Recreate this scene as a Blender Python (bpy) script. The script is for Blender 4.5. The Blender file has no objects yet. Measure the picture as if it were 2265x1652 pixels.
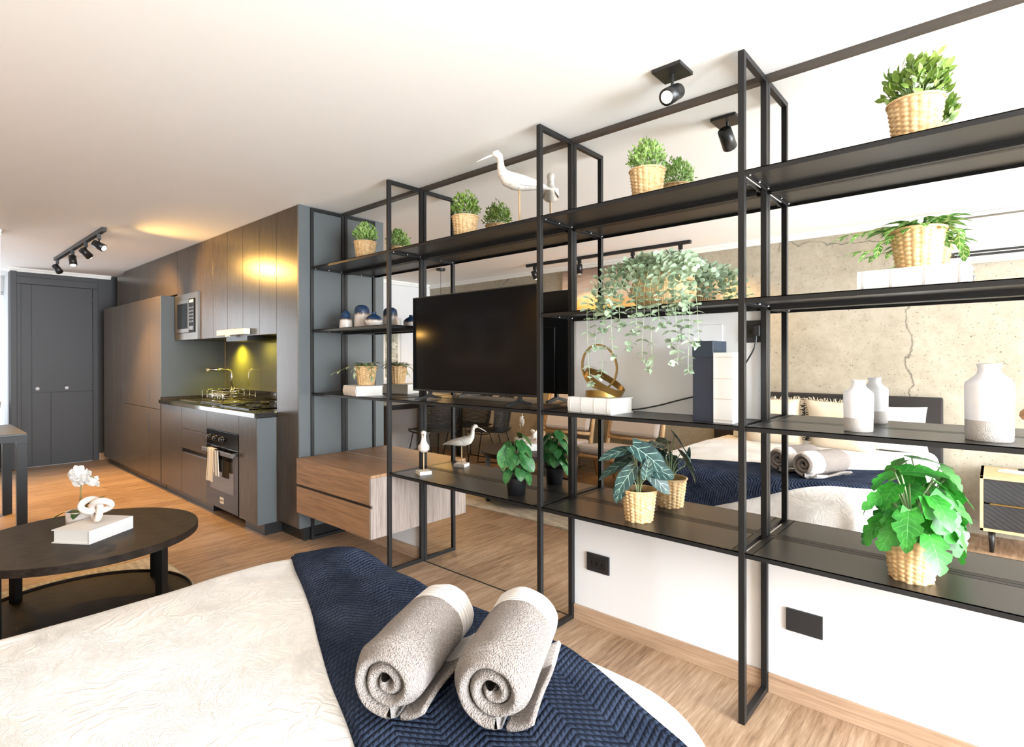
import bpy, math, random
from mathutils import Vector, Matrix, noise
R = math.radians
PI = math.pi
rnd = random.Random(7)
scn = bpy.context.scene
col = scn.collection

# ------------------------------------------------------------------ camera
YAW, PIT, ROL = .7246, -.0024, -.0017
def cam_axes():
    cy, sy = math.cos(YAW), math.sin(YAW)
    f = Vector((-sy * math.cos(PIT), cy * math.cos(PIT), math.sin(PIT)))
    r = Vector((cy, sy, 0)); u = r.cross(f)
    c, s = math.cos(ROL), math.sin(ROL)
    return c * r + s * u, -s * r + c * u, f
cr, cu, cf = cam_axes()
cam = bpy.data.cameras.new('camera'); camo = bpy.data.objects.new('camera', cam); col.objects.link(camo)
camo.matrix_world = Matrix(((cr.x, cu.x, -cf.x, 0), (cr.y, cu.y, -cf.y, -2.263), (cr.z, cu.z, -cf.z, 1.2964), (0, 0, 0, 1)))
cam.sensor_width = 36; cam.sensor_fit = 'HORIZONTAL'
cam.lens = 1211.5 * 36 / 2265
cam.shift_y = -28.06 / 2265
cam.clip_start = .02
scn.camera = camo

# ------------------------------------------------------------------ world, exposure, daylight
scn.view_settings.view_transform = 'Standard'
scn.view_settings.look = 'None'
scn.view_settings.gamma = 1
scn.view_settings.exposure = 0.41
w = bpy.data.worlds.new('world'); scn.world = w; w.use_nodes = True
w.node_tree.nodes['Background'].inputs[0].default_value = (.80, .90, 1, 1)
w.node_tree.nodes['Background'].inputs[1].default_value = 2.2
cy_ = scn.cycles
cy_.max_bounces = 9; cy_.diffuse_bounces = 5; cy_.glossy_bounces = 5; cy_.transparent_max_bounces = 8
cy_.sample_clamp_indirect = 6; cy_.caustics_reflective = True; cy_.caustics_refractive = False
cy_.use_denoising = True
cy_.use_adaptive_sampling = True; cy_.adaptive_threshold = .015
try: cy_.denoiser = 'OPENIMAGEDENOISE'
except Exception: pass

def area(name, loc, rot, sx, sy, power, color):
    l = bpy.data.lights.new(name, 'AREA'); l.shape = 'RECTANGLE'; l.size = sx; l.size_y = sy; l.energy = power; l.color = color
    o = bpy.data.objects.new(name, l); o.location = loc; o.rotation_euler = rot; col.objects.link(o); return o
def spot(name, loc, target, power, color, angle=70, blend=.6, rad=.03):
    l = bpy.data.lights.new(name, 'SPOT'); l.energy = power; l.color = color; l.spot_size = R(angle); l.spot_blend = blend; l.shadow_soft_size = rad
    o = bpy.data.objects.new(name, l); o.location = loc
    o.rotation_euler = (Vector(target) - Vector(loc)).to_track_quat('-Z', 'Y').to_euler(); col.objects.link(o); return o
def point(name, loc, power, color, rad=.03):
    l = bpy.data.lights.new(name, 'POINT'); l.energy = power; l.color = color; l.shadow_soft_size = rad
    o = bpy.data.objects.new(name, l); o.location = loc; col.objects.link(o); return o
WARM = (1, .55, .13)
# daylight through the big window at the right end of the room, and the far window at the left
area('daylight_right', (4.15, -1.55, 1.3), (0, R(90), 0), 2.2, 2.8, 760, (.87, .94, 1))
area('daylight_far', (-9.3, -2.6, 1.25), (0, R(-90), 0), 1.9, 1.5, 40, (.92, .96, 1))

# ------------------------------------------------------------------ materials
def mat(name, color, rough=.5, metal=0, spec=.5, coat=0, emit=None, estr=0):
    m = bpy.data.materials.new(name); m.use_nodes = True
    b = m.node_tree.nodes['Principled BSDF']
    b.inputs['Base Color'].default_value = (*color, 1); b.inputs['Roughness'].default_value = rough
    b.inputs['Metallic'].default_value = metal; b.inputs['Specular IOR Level'].default_value = spec
    b.inputs['Coat Weight'].default_value = coat
    if emit: b.inputs['Emission Color'].default_value = (*emit, 1); b.inputs['Emission Strength'].default_value = estr
    return m
class N:
    def __init__(s, m): s.m = m; s.t = m.node_tree; s.b = s.t.nodes['Principled BSDF']
    def n(s, typ, **k):
        x = s.t.nodes.new(typ)
        for a, v in k.items():
            if a.startswith('i_'):
                key = a[2:].replace('_', ' ')
                x.inputs[key if key in x.inputs else int(key)].default_value = v
            else: setattr(x, a, v)
        return x
    def l(s, a, b): s.t.links.new(a, b)
    def math(s, op, a, b=None, c=None):
        x = s.t.nodes.new('ShaderNodeMath'); x.operation = op
        for i, v in enumerate((a, b, c)):
            if v is None: continue
            if isinstance(v, (int, float)): x.inputs[i].default_value = v
            else: s.l(v, x.inputs[i])
        return x.outputs[0]
    def ramp(s, fac, stops, interp='LINEAR'):
        x = s.t.nodes.new('ShaderNodeValToRGB'); x.color_ramp.interpolation = interp; e = x.color_ramp.elements
        while len(e) < len(stops): e.new(.5)
        for k, (p, c) in enumerate(stops): e[k].position = p; e[k].color = (*c, 1) if len(c) == 3 else c
        s.l(fac, x.inputs[0]); return x.outputs[0]
    def bump(s, h, strength=.3, dist=.01):
        x = s.t.nodes.new('ShaderNodeBump'); x.inputs['Strength'].default_value = strength; x.inputs['Distance'].default_value = dist
        s.l(h, x.inputs['Height']); s.l(x.outputs[0], s.b.inputs['Normal']); return x
    def coord(s, kind='Object', scale=(1, 1, 1), rot=(0, 0, 0)):
        t = s.n('ShaderNodeTexCoord'); mp = s.n('ShaderNodeMapping'); mp.inputs['Scale'].default_value = scale; mp.inputs['Rotation'].default_value = rot
        s.l(t.outputs[kind], mp.inputs['Vector']); return mp.outputs[0]
    def noise(s, vec, scale=5, detail=4, rough=.6, dist=0):
        x = s.n('ShaderNodeTexNoise'); x.inputs['Scale'].default_value = scale; x.inputs['Detail'].default_value = detail
        x.inputs['Roughness'].default_value = rough; x.inputs['Distortion'].default_value = dist; s.l(vec, x.inputs['Vector']); return x.outputs['Fac']
    def wave(s, vec, scale=5, dist=0, detail=2, typ='BANDS', dir='X', dscale=1):
        x = s.n('ShaderNodeTexWave'); x.wave_type = typ
        if typ == 'BANDS': x.bands_direction = dir
        x.inputs['Scale'].default_value = scale; x.inputs['Distortion'].default_value = dist; x.inputs['Detail'].default_value = detail
        x.inputs['Detail Scale'].default_value = dscale
        s.l(vec, x.inputs['Vector']); return x.outputs['Fac']
    def vor(s, vec, scale=5, feat='F1', out='Distance'):
        x = s.n('ShaderNodeTexVoronoi'); x.feature = feat; x.inputs['Scale'].default_value = scale; s.l(vec, x.inputs['Vector']); return x.outputs[out]
    def base(s, sock): s.l(sock, s.b.inputs['Base Color'])

M = {}
def wood(name, c1, c2, rough=.45, grain=(1.2, 14, 14), strength=.12, spec=.4):
    m = mat(name, c1, rough, spec=spec); q = N(m)
    v = q.coord('Object', grain)
    a = q.noise(v, 3, 6, .65, .4); b = q.wave(v, 1.3, 5, 3, dir='Y')
    f = q.math('ADD', q.math('MULTIPLY', a, .88), q.math('MULTIPLY', b, .12))
    q.base(q.ramp(f, [(.3, c2), (.62, c1)])); q.bump(f, strength, .002)
    return m
# laminate floor: planks running across the room
m = mat('floor_laminate', (.5, .33, .2), .42, spec=.35); q = N(m)
v = q.coord('Object', (1, 1, 1), (0, 0, R(90)))
br = q.n('ShaderNodeTexBrick'); br.offset = .37; br.inputs['Scale'].default_value = 1; br.inputs['Mortar Size'].default_value = .0012
br.inputs['Brick Width'].default_value = 1.35; br.inputs['Row Height'].default_value = .19
br.inputs['Color1'].default_value = (.1, .1, .1, 1); br.inputs['Color2'].default_value = (.9, .9, .9, 1); br.inputs['Mortar'].default_value = (0, 0, 0, 1)
q.l(v, br.inputs['Vector'])
v2 = q.coord('Object', (16, 1.3, 1)); g = q.noise(v2, 3.2, 7, .68, .5)
g2 = q.noise(q.coord('Object', (60, 3, 1)), 4, 3, .6)
f = q.math('ADD', q.math('ADD', q.math('MULTIPLY', g, .75), q.math('MULTIPLY', br.outputs['Color'], .12)), q.math('MULTIPLY', g2, .16))
cg = q.ramp(f, [(.34, (.145, .083, .045)), (.5, (.335, .213, .128)), (.66, (.49, .35, .238))])
mx = q.n('ShaderNodeMixRGB'); q.l(br.outputs['Fac'], mx.inputs[0]); q.l(cg, mx.inputs[1]); mx.inputs[2].default_value = (.26, .165, .10, 1)
q.base(mx.outputs[0]); q.bump(g, .08, .002); M['floor'] = m
m = mat('ceiling_paint', (.92, .92, .91), .9, spec=.2); q = N(m); q.bump(q.noise(q.coord(), 90, 3), .05, .002); M['ceiling'] = m
m = mat('wall_paint', (.77, .77, .78), .8, spec=.2); q = N(m); q.bump(q.noise(q.coord(), 120, 3), .06, .002); M['white_wall'] = m
M['crown'] = mat('crown_paint', (.85, .85, .82), .6)
# aged concrete wallpaper
m = mat('concrete_wall', (.6, .55, .45), .8, spec=.2); q = N(m)
v = q.coord('Object'); a = q.noise(v, 2.2, 8, .65); b = q.noise(v, 14, 8, .75); c = q.noise(v, 60, 5, .75)
cc = q.ramp(q.math('ADD', q.math('MULTIPLY', a, .6), q.math('MULTIPLY', b, .4)), [(.3, (.26, .23, .18)), (.5, (.37, .333, .265)), (.7, (.46, .42, .345))])
sp = q.ramp(c, [(.33, (.30, .28, .25)), (.40, (1, 1, 1))])
v3 = q.coord('Object', (1, 1, 1)); nz = q.n('ShaderNodeTexNoise'); nz.inputs['Scale'].default_value = 3; nz.inputs['Detail'].default_value = 7; q.l(v3, nz.inputs['Vector'])
mxv = q.n('ShaderNodeMixRGB'); mxv.inputs[0].default_value = .25; q.l(v3, mxv.inputs[1]); q.l(nz.outputs['Color'], mxv.inputs[2])
cr_ = q.vor(mxv.outputs[0], .62, 'DISTANCE_TO_EDGE'); crk0 = q.ramp(cr_, [(0, (.2, .2, .2)), (.0015, (1, 1, 1))])
crk = q.math('MAXIMUM', crk0, q.ramp(q.noise(v3, 1.1, 2), [(.46, (0, 0, 0)), (.54, (1, 1, 1))]))
m1 = q.n('ShaderNodeMixRGB', blend_type='MULTIPLY'); m1.inputs[0].default_value = 1; q.l(cc, m1.inputs[1]); q.l(sp, m1.inputs[2])
m2 = q.n('ShaderNodeMixRGB', blend_type='MULTIPLY'); m2.inputs[0].default_value = .8; q.l(m1.outputs[0], m2.inputs[1]); q.l(crk, m2.inputs[2])
q.base(m2.outputs[0]); q.bump(b, .25, .004); M['concrete'] = m
M['mirror'] = mat('mirror_glass', (.90, .89, .87), .0, 1)
M['trim_bronze'] = mat('bronze_trim', (.09, .075, .065), .4, .5)
m = mat('black_steel', (.012, .0115, .0115), .42, .0, .3); q = N(m); q.bump(q.noise(q.coord(), 500, 2), .08, .0006); M['steel'] = m
m = mat('black_steel_shelf', (.020, .0185, .017), .34, .0, .5); q = N(m); q.bump(q.noise(q.coord(), 600, 2), .1, .0006); M['shelf'] = m
M['bolt'] = mat('zinc_bolt', (.75, .75, .78), .25, .9)
m = mat('graphite_laminate', (.085, .078, .072), .27, spec=.3); q = N(m); v = q.coord('Object', (30, 30, 1.2))
g = q.noise(v, 5, 5, .6); q.base(q.ramp(g, [(.3, (.045, .034, .024)), (.7, (.085, .066, .048))])); q.bump(g, .06, .001); M['graphite'] = m  # brown cast of the warm lamps is mixed into the laminate colour
M['graphite_daylit'] = mat('graphite_daylit_side', (.082, .092, .096), .45)  # same laminate on the sides, with the daylight's blue grey in its colour
M['door_paint'] = mat('door_paint', (.036, .036, .039), .5)
M['plinth'] = mat('plinth_black', (.012, .012, .012), .3)
m = mat('black_granite', (.012, .012, .012), .07, spec=.6); q = N(m); q.base(q.ramp(q.noise(q.coord(), 160, 2), [(.5, (.010, .010, .010)), (.72, (.07, .06, .05))])); M['granite'] = m
M['splash'] = mat('back_painted_glass', (.17, .17, .135), .06, spec=.7)
M['chrome'] = mat('chrome', (.85, .85, .85), .12, 1)
M['steel_brushed'] = mat('brushed_steel', (.17, .155, .14), .38, .9)
M['black_gloss'] = mat('black_gloss', (.004, .004, .004), .16, spec=.22)
M['black_plastic'] = mat('black_plastic', (.012, .012, .013), .4)
M['screen'] = mat('tv_screen', (.004, .004, .005), .11, spec=.28)
M['cream'] = mat('cream_enamel', (.78, .74, .62), .35)
M['oakfront'] = wood('oak_veneer_horizontal', (.37, .215, .115), (.17, .095, .052), .42, (1.2, 20, 20), .1)
M['oakside'] = wood('oak_veneer_vertical', (.33, .27, .235), (.18, .14, .12), .5, (20, 20, 1.4), .15)
M['base_oak'] = wood('oak_skirting', (.48, .33, .22), (.30, .19, .12), .5, (1.5, 30, 40), .2)
M['frame_oak'] = wood('ash_frame', (.62, .42, .22), (.42, .26, .13), .45, (12, 12, 1.5), .1)
M['dark_wood'] = wood('dark_oak_table', (.040, .029, .023), (.013, .009, .007), .5, (22, 2.2, 22), .6, .15)
M['plug'] = mat('socket_black', (.018, .018, .02), .45)
M['paper'] = mat('book_pages', (.78, .76, .72), .8)
m = mat('book_cloth', (.74, .73, .72), .75); q = N(m); q.bump(q.noise(q.coord(), 700, 3), .15, .0008); M['cloth_cover'] = m
M['stitch'] = mat('book_stitch', (.62, .56, .5), .8)
M['dark_box'] = mat('dark_box_cloth', (.016, .020, .034), .7)
M['gold'] = mat('antique_gold', (.30, .19, .06), .38, 1)
m = mat('whitewashed_wood', (.74, .70, .64), .7); q = N(m); g = q.noise(q.coord('Object', (9, 9, 30)), 6, 5)
q.base(q.ramp(g, [(.3, (.55, .47, .38)), (.55, (.80, .77, .72))])); q.bump(g, .3, .002); M['bird'] = m
M['dowel'] = mat('dowel', (.55, .38, .2), .6)
m = mat('seagrass_weave', (.62, .40, .19), .65); q = N(m); g = q.noise(q.coord('Object', (1, 1, 1)), 55, 4, .6)
q.base(q.ramp(g, [(.3, (.50, .295, .12)), (.7, (.78, .56, .31))])); q.bump(q.noise(q.coord('Object', (1, 1, 3)), 220, 3), .3, .001); M['weave'] = m
M['weave_hole'] = mat('woven_gap_shade', (.13, .07, .025), .9)  # shade between the strands, painted as a dark brown
M['soil'] = mat('potting_moss', (.05, .035, .02), .95)
M['blackpot'] = mat('black_nursery_pot', (.010, .010, .011), .38)
def leafmat(name, c1, c2, vein=None, vw=.03, vk=.55, vs=7, rough=.42, trans=.25, ns=30):
    m = mat(name, c1, rough); q = N(m)
    uvn = q.n('ShaderNodeUVMap'); sep = q.n('ShaderNodeSeparateXYZ'); q.l(uvn.outputs[0], sep.inputs[0])
    g = q.noise(q.coord('Object'), ns, 3); basec = q.ramp(g, [(.35, c1), (.65, c2)])
    if vein:
        au = q.math('ABSOLUTE', q.math('SUBTRACT', sep.outputs[0], .5))
        mid = q.math('LESS_THAN', au, vw * .8)
        s_ = q.math('FRACT', q.math('MULTIPLY', q.math('SUBTRACT', sep.outputs[1], q.math('MULTIPLY', au, vk)), vs))
        side = q.math('LESS_THAN', q.math('ABSOLUTE', q.math('SUBTRACT', s_, .5)), vw * 2.2)
        side = q.math('MULTIPLY', side, q.math('LESS_THAN', au, .42))
        fac = q.math('MAXIMUM', mid, side)
        mx = q.n('ShaderNodeMixRGB'); q.l(fac, mx.inputs[0]); q.l(basec, mx.inputs[1]); mx.inputs[2].default_value = (*vein, 1)
        basec = mx.outputs[0]
    q.base(basec)
    q.b.inputs['Subsurface Weight'].default_value = 0
    out = q.t.nodes['Material Output']; tr = q.n('ShaderNodeBsdfTranslucent'); q.l(basec, tr.inputs[0]); ms = q.n('ShaderNodeMixShader'); ms.inputs[0].default_value = trans
    q.l(q.b.outputs[0], ms.inputs[1]); q.l(tr.outputs[0], ms.inputs[2]); q.l(ms.outputs[0], out.inputs[0])
    return m
M['box_leaf'] = leafmat('small_bush_leaf', (.085, .18, .02), (.30, .42, .09), ns=22)
M['box_leaf_light'] = leafmat('pale_bush_leaf', (.16, .34, .05), (.42, .58, .20), ns=26)
M['fern_leaf'] = leafmat('variegated_leaf', (.06, .20, .03), (.16, .38, .07), (.55, .66, .30), .05, .5, 3)
M['hoya_leaf'] = leafmat('cream_green_leaf', (.10, .20, .05), (.55, .58, .36), ns=18)
M['euca_leaf'] = leafmat('eucalyptus_leaf', (.27, .38, .25), (.54, .65, .48), ns=16)
M['alo_leaf'] = leafmat('dark_veined_leaf', (.014, .038, .036), (.045, .10, .09), (.40, .58, .47), .017, .55, 4.5, .45, .08)
M['cal_leaf'] = leafmat('green_heart_leaf', (.012, .085, .022), (.055, .20, .05), (.09, .26, .09), .02, .6, 6, .35, .2)
M['mon_leaf'] = leafmat('bright_monstera_leaf', (.015, .17, .015), (.05, .36, .035), (.13, .42, .11), .014, .5, 6, .42, .22, 14)
M['orchid_leaf'] = leafmat('orchid_leaf', (.02, .08, .02), (.05, .16, .04))
M['stem'] = mat('green_stem', (.34, .44, .24), .5)
M['stem_brown'] = mat('brown_stem', (.25, .2, .08), .6)
M['petal'] = leafmat('white_petal', (.85, .85, .84), (.9, .9, .88), rough=.5, trans=.3)
M['knot'] = mat('knot_ceramic', (.78, .70, .64), .55)
m = mat('ribbed_pot', (.66, .60, .56), .7); q = N(m); br2 = q.n('ShaderNodeTexChecker'); br2.inputs['Scale'].default_value = 190; q.l(q.coord(), br2.inputs['Vector']); q.bump(br2.outputs['Fac'], .6, .002); M['ribpot'] = m
def glaze(name, h, split, c_top, c_mid, c_low, rough=.25):
    m = mat(name, c_low, rough); q = N(m); v = q.coord(); sep = q.n('ShaderNodeSeparateXYZ'); q.l(v, sep.inputs[0])
    z = q.math('ADD', q.math('DIVIDE', sep.outputs[2], h), q.math('MULTIPLY', q.math('SUBTRACT', q.noise(q.coord('Object', (1, 1, .2)), 60, 3), .5), .22))
    q.base(q.ramp(z, [(split - .05, c_low), (split, c_mid), (split + .06, c_top), (1, c_top)])); return m
m = mat('stoneware_white', (.72, .72, .74), .35); q = N(m); v = q.coord(); q.bump(q.wave(v, 55, .4, 2, dir='Z'), .10, .002); M['stone_white'] = m
m = mat('stoneware_grey', (.42, .39, .36), .75); q = N(m); v = q.coord('Object', (1, 1, 1)); q.bump(q.vor(v, 330), .6, .002); M['stone_grey'] = m
# damask duvet
m = mat('white_damask', (.80, .785, .76), .7, spec=.3); q = N(m)
uvn = q.n('ShaderNodeUVMap'); mp = q.n('ShaderNodeMapping'); q.l(uvn.outputs[0], mp.inputs[0])
nz = q.n('ShaderNodeTexNoise'); nz.inputs['Scale'].default_value = 3.2; nz.inputs['Detail'].default_value = 3; q.l(mp.outputs[0], nz.inputs['Vector'])
mxv = q.n('ShaderNodeMixRGB'); mxv.inputs[0].default_value = .38; q.l(mp.outputs[0], mxv.inputs[1]); q.l(nz.outputs['Color'], mxv.inputs[2])
w1 = q.wave(mxv.outputs[0], 9, 14, 5, 'RINGS', dscale=2.5); w2 = q.wave(mxv.outputs[0], 70, 16, 4, dir='X', dscale=2)
msk = q.ramp(q.noise(mp.outputs[0], 4.5, 2), [(.46, (0, 0, 0)), (.52, (1, 1, 1))])
hgt = q.math('ADD', q.math('MULTIPLY', w1, .5), q.math('MULTIPLY', q.math('MULTIPLY', w2, msk), .5))
q.base(q.ramp(hgt, [(.2, (.71, .695, .675)), (.7, (.77, .76, .75))])); q.bump(hgt, .7, .003); M['damask'] = m
# navy chevron knit
m = mat('navy_knit', (.035, .055, .11), .95, spec=.05); q = N(m)
uvn = q.n('ShaderNodeUVMap'); sep = q.n('ShaderNodeSeparateXYZ'); q.l(uvn.outputs[0], sep.inputs[0])
U, Vv = sep.outputs[0], sep.outputs[1]
tri = q.math('PINGPONG', q.math('MULTIPLY', Vv, 1.0), .075)
vv = q.math('ADD', U, q.math('MULTIPLY', tri, .62))
row = q.math('ABSOLUTE', q.math('SINE', q.math('MULTIPLY', vv, PI / .0165)))
stv = q.math('ADD', Vv, q.math('MULTIPLY', q.math('FLOOR', q.math('DIVIDE', vv, .0165)), .006))
st = q.math('ABSOLUTE', q.math('SINE', q.math('MULTIPLY', stv, PI / .0125)))
hh = q.math('MULTIPLY', q.math('POWER', row, .7), q.math('ADD', q.math('MULTIPLY', q.math('POWER', st, .6), .6), .4))
hf = q.math('ADD', hh, q.math('MULTIPLY', q.noise(q.coord(), 420, 3), .25))
q.base(q.ramp(q.noise(q.coord(), 9, 3), [(.3, (.022, .032, .060)), (.7, (.046, .062, .105))])); q.bump(hf, 1, .011)
M['knit'] = m
# terry towelling
m = mat('terry_towel', (.50, .43, .385), .95, spec=.15); q = N(m)
uvn = q.n('ShaderNodeUVMap'); sep = q.n('ShaderNodeSeparateXYZ'); q.l(uvn.outputs[0], sep.inputs[0])
t1 = q.noise(q.coord(), 240, 3, .7); v1 = q.vor(q.coord(), 300); sw = q.wave(uvn.outputs[0], 3.5, 7, 2, 'RINGS'); swl = q.ramp(sw, [(.42, (1, 1, 1)), (.5, (0, 0, 0)), (.58, (1, 1, 1))])
band = q.math('GREATER_THAN', sep.outputs[1], .70)
mx = q.n('ShaderNodeMixRGB'); q.l(band, mx.inputs[0]); q.l(q.ramp(t1, [(.3, (.27, .215, .185)), (.7, (.44, .375, .335))]), mx.inputs[1]); mx.inputs[2].default_value = (.58, .545, .52, 1); q.base(mx.outputs[0])
tery = q.math('ADD', q.math('MULTIPLY', q.math('SUBTRACT', 1, band), q.math('ADD', t1, q.math('MULTIPLY', v1, -.6))), q.math('MULTIPLY', swl, .35))
q.bump(tery, 1, .014); q.b.inputs['Sheen Weight'].default_value = .3; M['terry'] = m
m = mat('grey_linen_seat', (.42, .36, .32), .9); q = N(m); q.bump(q.noise(q.coord(), 400, 3), .4, .002); M['linen'] = m
m = mat('beige_cushion', (.70, .60, .46), .9); q = N(m); q.bump(q.noise(q.coord(), 260, 3), .5, .002); M['beige'] = m
m = mat('white_pillow', (.78, .77, .75), .85); q = N(m); q.bump(q.noise(q.coord(), 120, 3), .2, .002); M['pillow'] = m
m = mat('headboard_fabric', (.018, .015, .014), .85); q = N(m); q.bump(q.noise(q.coord(), 300, 3), .4, .002); M['headboard'] = m
m = mat('pale_rug', (.56, .50, .40), .95); q = N(m); g = q.noise(q.coord('Object', (2, 9, 1)), 4, 6, .7)
q.base(q.ramp(g, [(.3, (.33, .28, .20)), (.6, (.68, .61, .50))])); q.bump(q.noise(q.coord(), 260, 3), .8, .006); M['rug'] = m
M['rope'] = mat('black_rope', (.010, .010, .012), .7)
M['white_plastic'] = mat('white_plastic', (.66, .66, .66), .4)
m = mat('striped_cotton', (.8, .78, .75), .9); q = N(m); uvn = q.n('ShaderNodeUVMap'); sep = q.n('ShaderNodeSeparateXYZ'); q.l(uvn.outputs[0], sep.inputs[0])
fr = q.math('FRACT', q.math('MULTIPLY', sep.outputs[0], 3)); q.base(q.ramp(fr, [(0, (.80, .76, .68)), (.55, (.80, .76, .68)), (.6, (.13, .12, .16)), (.76, (.13, .12, .16)), (.8, (.80, .76, .68))], 'CONSTANT')); M['stripe'] = m
M['glow_warm'] = mat('lamp_glow_warm', (1, .8, .5), .5, emit=(1, .70, .34), estr=45)
M['glow_led'] = mat('led_strip_glow', (1, .9, .3), .5, emit=(1, .80, .12), estr=6)
M['glow_dim'] = mat('lamp_glow_dim', (1, .8, .5), .5, emit=(1, .6, .18), estr=2.2)
M['curtain'] = mat('teal_curtain', (.03, .07, .075), .9)
m = mat('window_glass', (1, 1, 1), 0); q = N(m); q.b.inputs['Transmission Weight'].default_value = 1; q.b.inputs['IOR'].default_value = 1.01; M['glass'] = m

# ------------------------------------------------------------------ mesh helpers
class MB:
    def __init__(s): s.v = []; s.f = []; s.uv = {}; s.mi = []; s.cur = 0
    def add(s, vs, fs, uvs=None):
        b = len(s.v); s.v += [Vector(p) for p in vs]
        for k, f in enumerate(fs):
            if uvs: s.uv[len(s.f)] = [uvs[i] for i in f]
            s.f.append([b + i for i in f]); s.mi.append(s.cur)
        return s
    def box(s, x0, x1, y0, y1, z0, z1):
        v = [(x, y, z) for x in (x0, x1) for y in (y0, y1) for z in (z0, z1)]
        return s.add(v, [(0, 1, 3, 2), (4, 6, 7, 5), (0, 4, 5, 1), (2, 3, 7, 6), (0, 2, 6, 4), (1, 5, 7, 3)])
    def obox(s, c, size, rot):
        c = Vector(c); h = [k / 2 for k in size]
        v = [c + rot @ Vector((x * h[0], y * h[1], z * h[2])) for x in (-1, 1) for y in (-1, 1) for z in (-1, 1)]
        return s.add(v, [(0, 1, 3, 2), (4, 6, 7, 5), (0, 4, 5, 1), (2, 3, 7, 6), (0, 2, 6, 4), (1, 5, 7, 3)])
    def tube(s, pts, r, n=8, closed=False, caps=True, sq=1.0, up=(0, 0, 1), rect=False):
        pts = [Vector(p) for p in pts]; L = len(pts); rs = r if isinstance(r, (list, tuple)) else [r] * L
        ring = []; prev = None
        for i, p in enumerate(pts):
            if closed: t = pts[(i + 1) % L] - pts[i - 1]
            else: t = pts[min(i + 1, L - 1)] - pts[max(i - 1, 0)]
            t.normalize()
            if prev is None:
                a = Vector(up)
                if abs(a.dot(t)) > .95: a = Vector((1, 0, 0)) if abs(t.x) < .9 else Vector((0, 1, 0))
                prev = (a - t * a.dot(t)).normalized()
            else: prev = (prev - t * prev.dot(t)).normalized()
            b = t.cross(prev); ring.append([p + (prev * math.cos(2 * PI * (k + (.5 if rect else 0)) / n) + b * sq * math.sin(2 * PI * (k + (.5 if rect else 0)) / n)) * rs[i] for k in range(n)])
        vs = [q for rr in ring for q in rr]; fs = []
        for i in range(L if closed else L - 1):
            j = (i + 1) % L
            for k in range(n): fs.append((i * n + k, i * n + (k + 1) % n, j * n + (k + 1) % n, j * n + k))
        if caps and not closed: fs.append(tuple(range(n))[::-1]); fs.append(tuple((L - 1) * n + k for k in range(n)))
        return s.add(vs, fs)
    def cyl(s, p0, p1, r0, r1=None, n=20): return s.tube([p0, p1], [r0, r0 if r1 is None else r1], n)
    def lathe(s, prof, c=(0, 0, 0), n=32, sx=1, sy=1):
        vs = []; fs = []; c = Vector(c)
        for (r, z) in prof:
            for k in range(n): a = 2 * PI * k / n; vs.append(c + Vector((r * math.cos(a) * sx, r * math.sin(a) * sy, z)))
        for i in range(len(prof) - 1):
            for k in range(n): fs.append((i * n + k, i * n + (k + 1) % n, (i + 1) * n + (k + 1) % n, (i + 1) * n + k))
        return s.add(vs, fs)
    def grid(s, fn, nu, nv, closeu=False, uvs=(1, 1)):
        vs = []; uv = []; fs = []
        for j in range(nv + 1):
            for i in range(nu + 1): vs.append(fn(i / nu, j / nv)); uv.append((i / nu * uvs[0], j / nv * uvs[1]))
        for j in range(nv):
            for i in range(nu): a = j * (nu + 1) + i; fs.append((a, a + 1, a + nu + 2, a + nu + 1))
        return s.add(vs, fs, uv)
    def build(s, name, m, parent=None, smooth=False, bevel=0, origin=None, uvmap=False):
        o = origin if origin is not None else (Vector(parent['o']) if parent is not None and 'o' in ORG.get(parent.name, {}) else None)
        og = ORG.get(parent.name) if parent is not None else None
        off = Vector(og) if og is not None else (Vector(origin) if origin is not None else Vector((0, 0, 0)))
        me = bpy.data.meshes.new(name); me.from_pydata([tuple(p - off) for p in s.v], [], s.f)
        for x in (m if isinstance(m, (list, tuple)) else [m]): me.materials.append(x)
        for p, k in zip(me.polygons, s.mi): p.material_index = k
        if s.uv:
            lay = me.uv_layers.new(name='UVMap')
            for p in me.polygons:
                u = s.uv.get(p.index)
                if u:
                    for li, c in zip(p.loop_indices, u): lay.data[li].uv = c
        if smooth:
            for p in me.polygons: p.use_smooth = True
        me.update()
        ob = bpy.data.objects.new(name, me); col.objects.link(ob)
        if parent is not None: ob.parent = parent; ORG[ob.name] = ORG[parent.name]
        else: ob.location = off; ORG[ob.name] = tuple(off)
        if bevel:
            b = ob.modifiers.new('bevel', 'BEVEL'); b.width = bevel; b.segments = 2; b.limit_method = 'ANGLE'; b.angle_limit = R(40)
            b.harden_normals = False
        return ob
ORG = {}
def thing(name, loc, label, cat, group=None):
    o = bpy.data.objects.new(name, None); o.empty_display_size = .05; o.location = loc; col.objects.link(o); ORG[o.name] = tuple(loc)
    o['label'] = label; o['category'] = cat
    if group: o['group'] = group
    return o
def tag(o, label, cat, group=None):
    o['label'] = label; o['category'] = cat
    if group: o['group'] = group
    return o
def struct(name, mb, m, bevel=0, smooth=False):
    o = mb.build(name, m, None, smooth, bevel); o['kind'] = 'structure'; return o
def put_light_in(l, o):
    l.parent = o; l.location = Vector(l.location) - Vector(ORG[o.name])
def copy_tree(o, parent=None):
    c = o.copy(); col.objects.link(c); c.parent = parent; ORG[c.name] = ORG.get(o.name, (0, 0, 0))
    for ch in list(o.children): copy_tree(ch, c)
    return c

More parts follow.
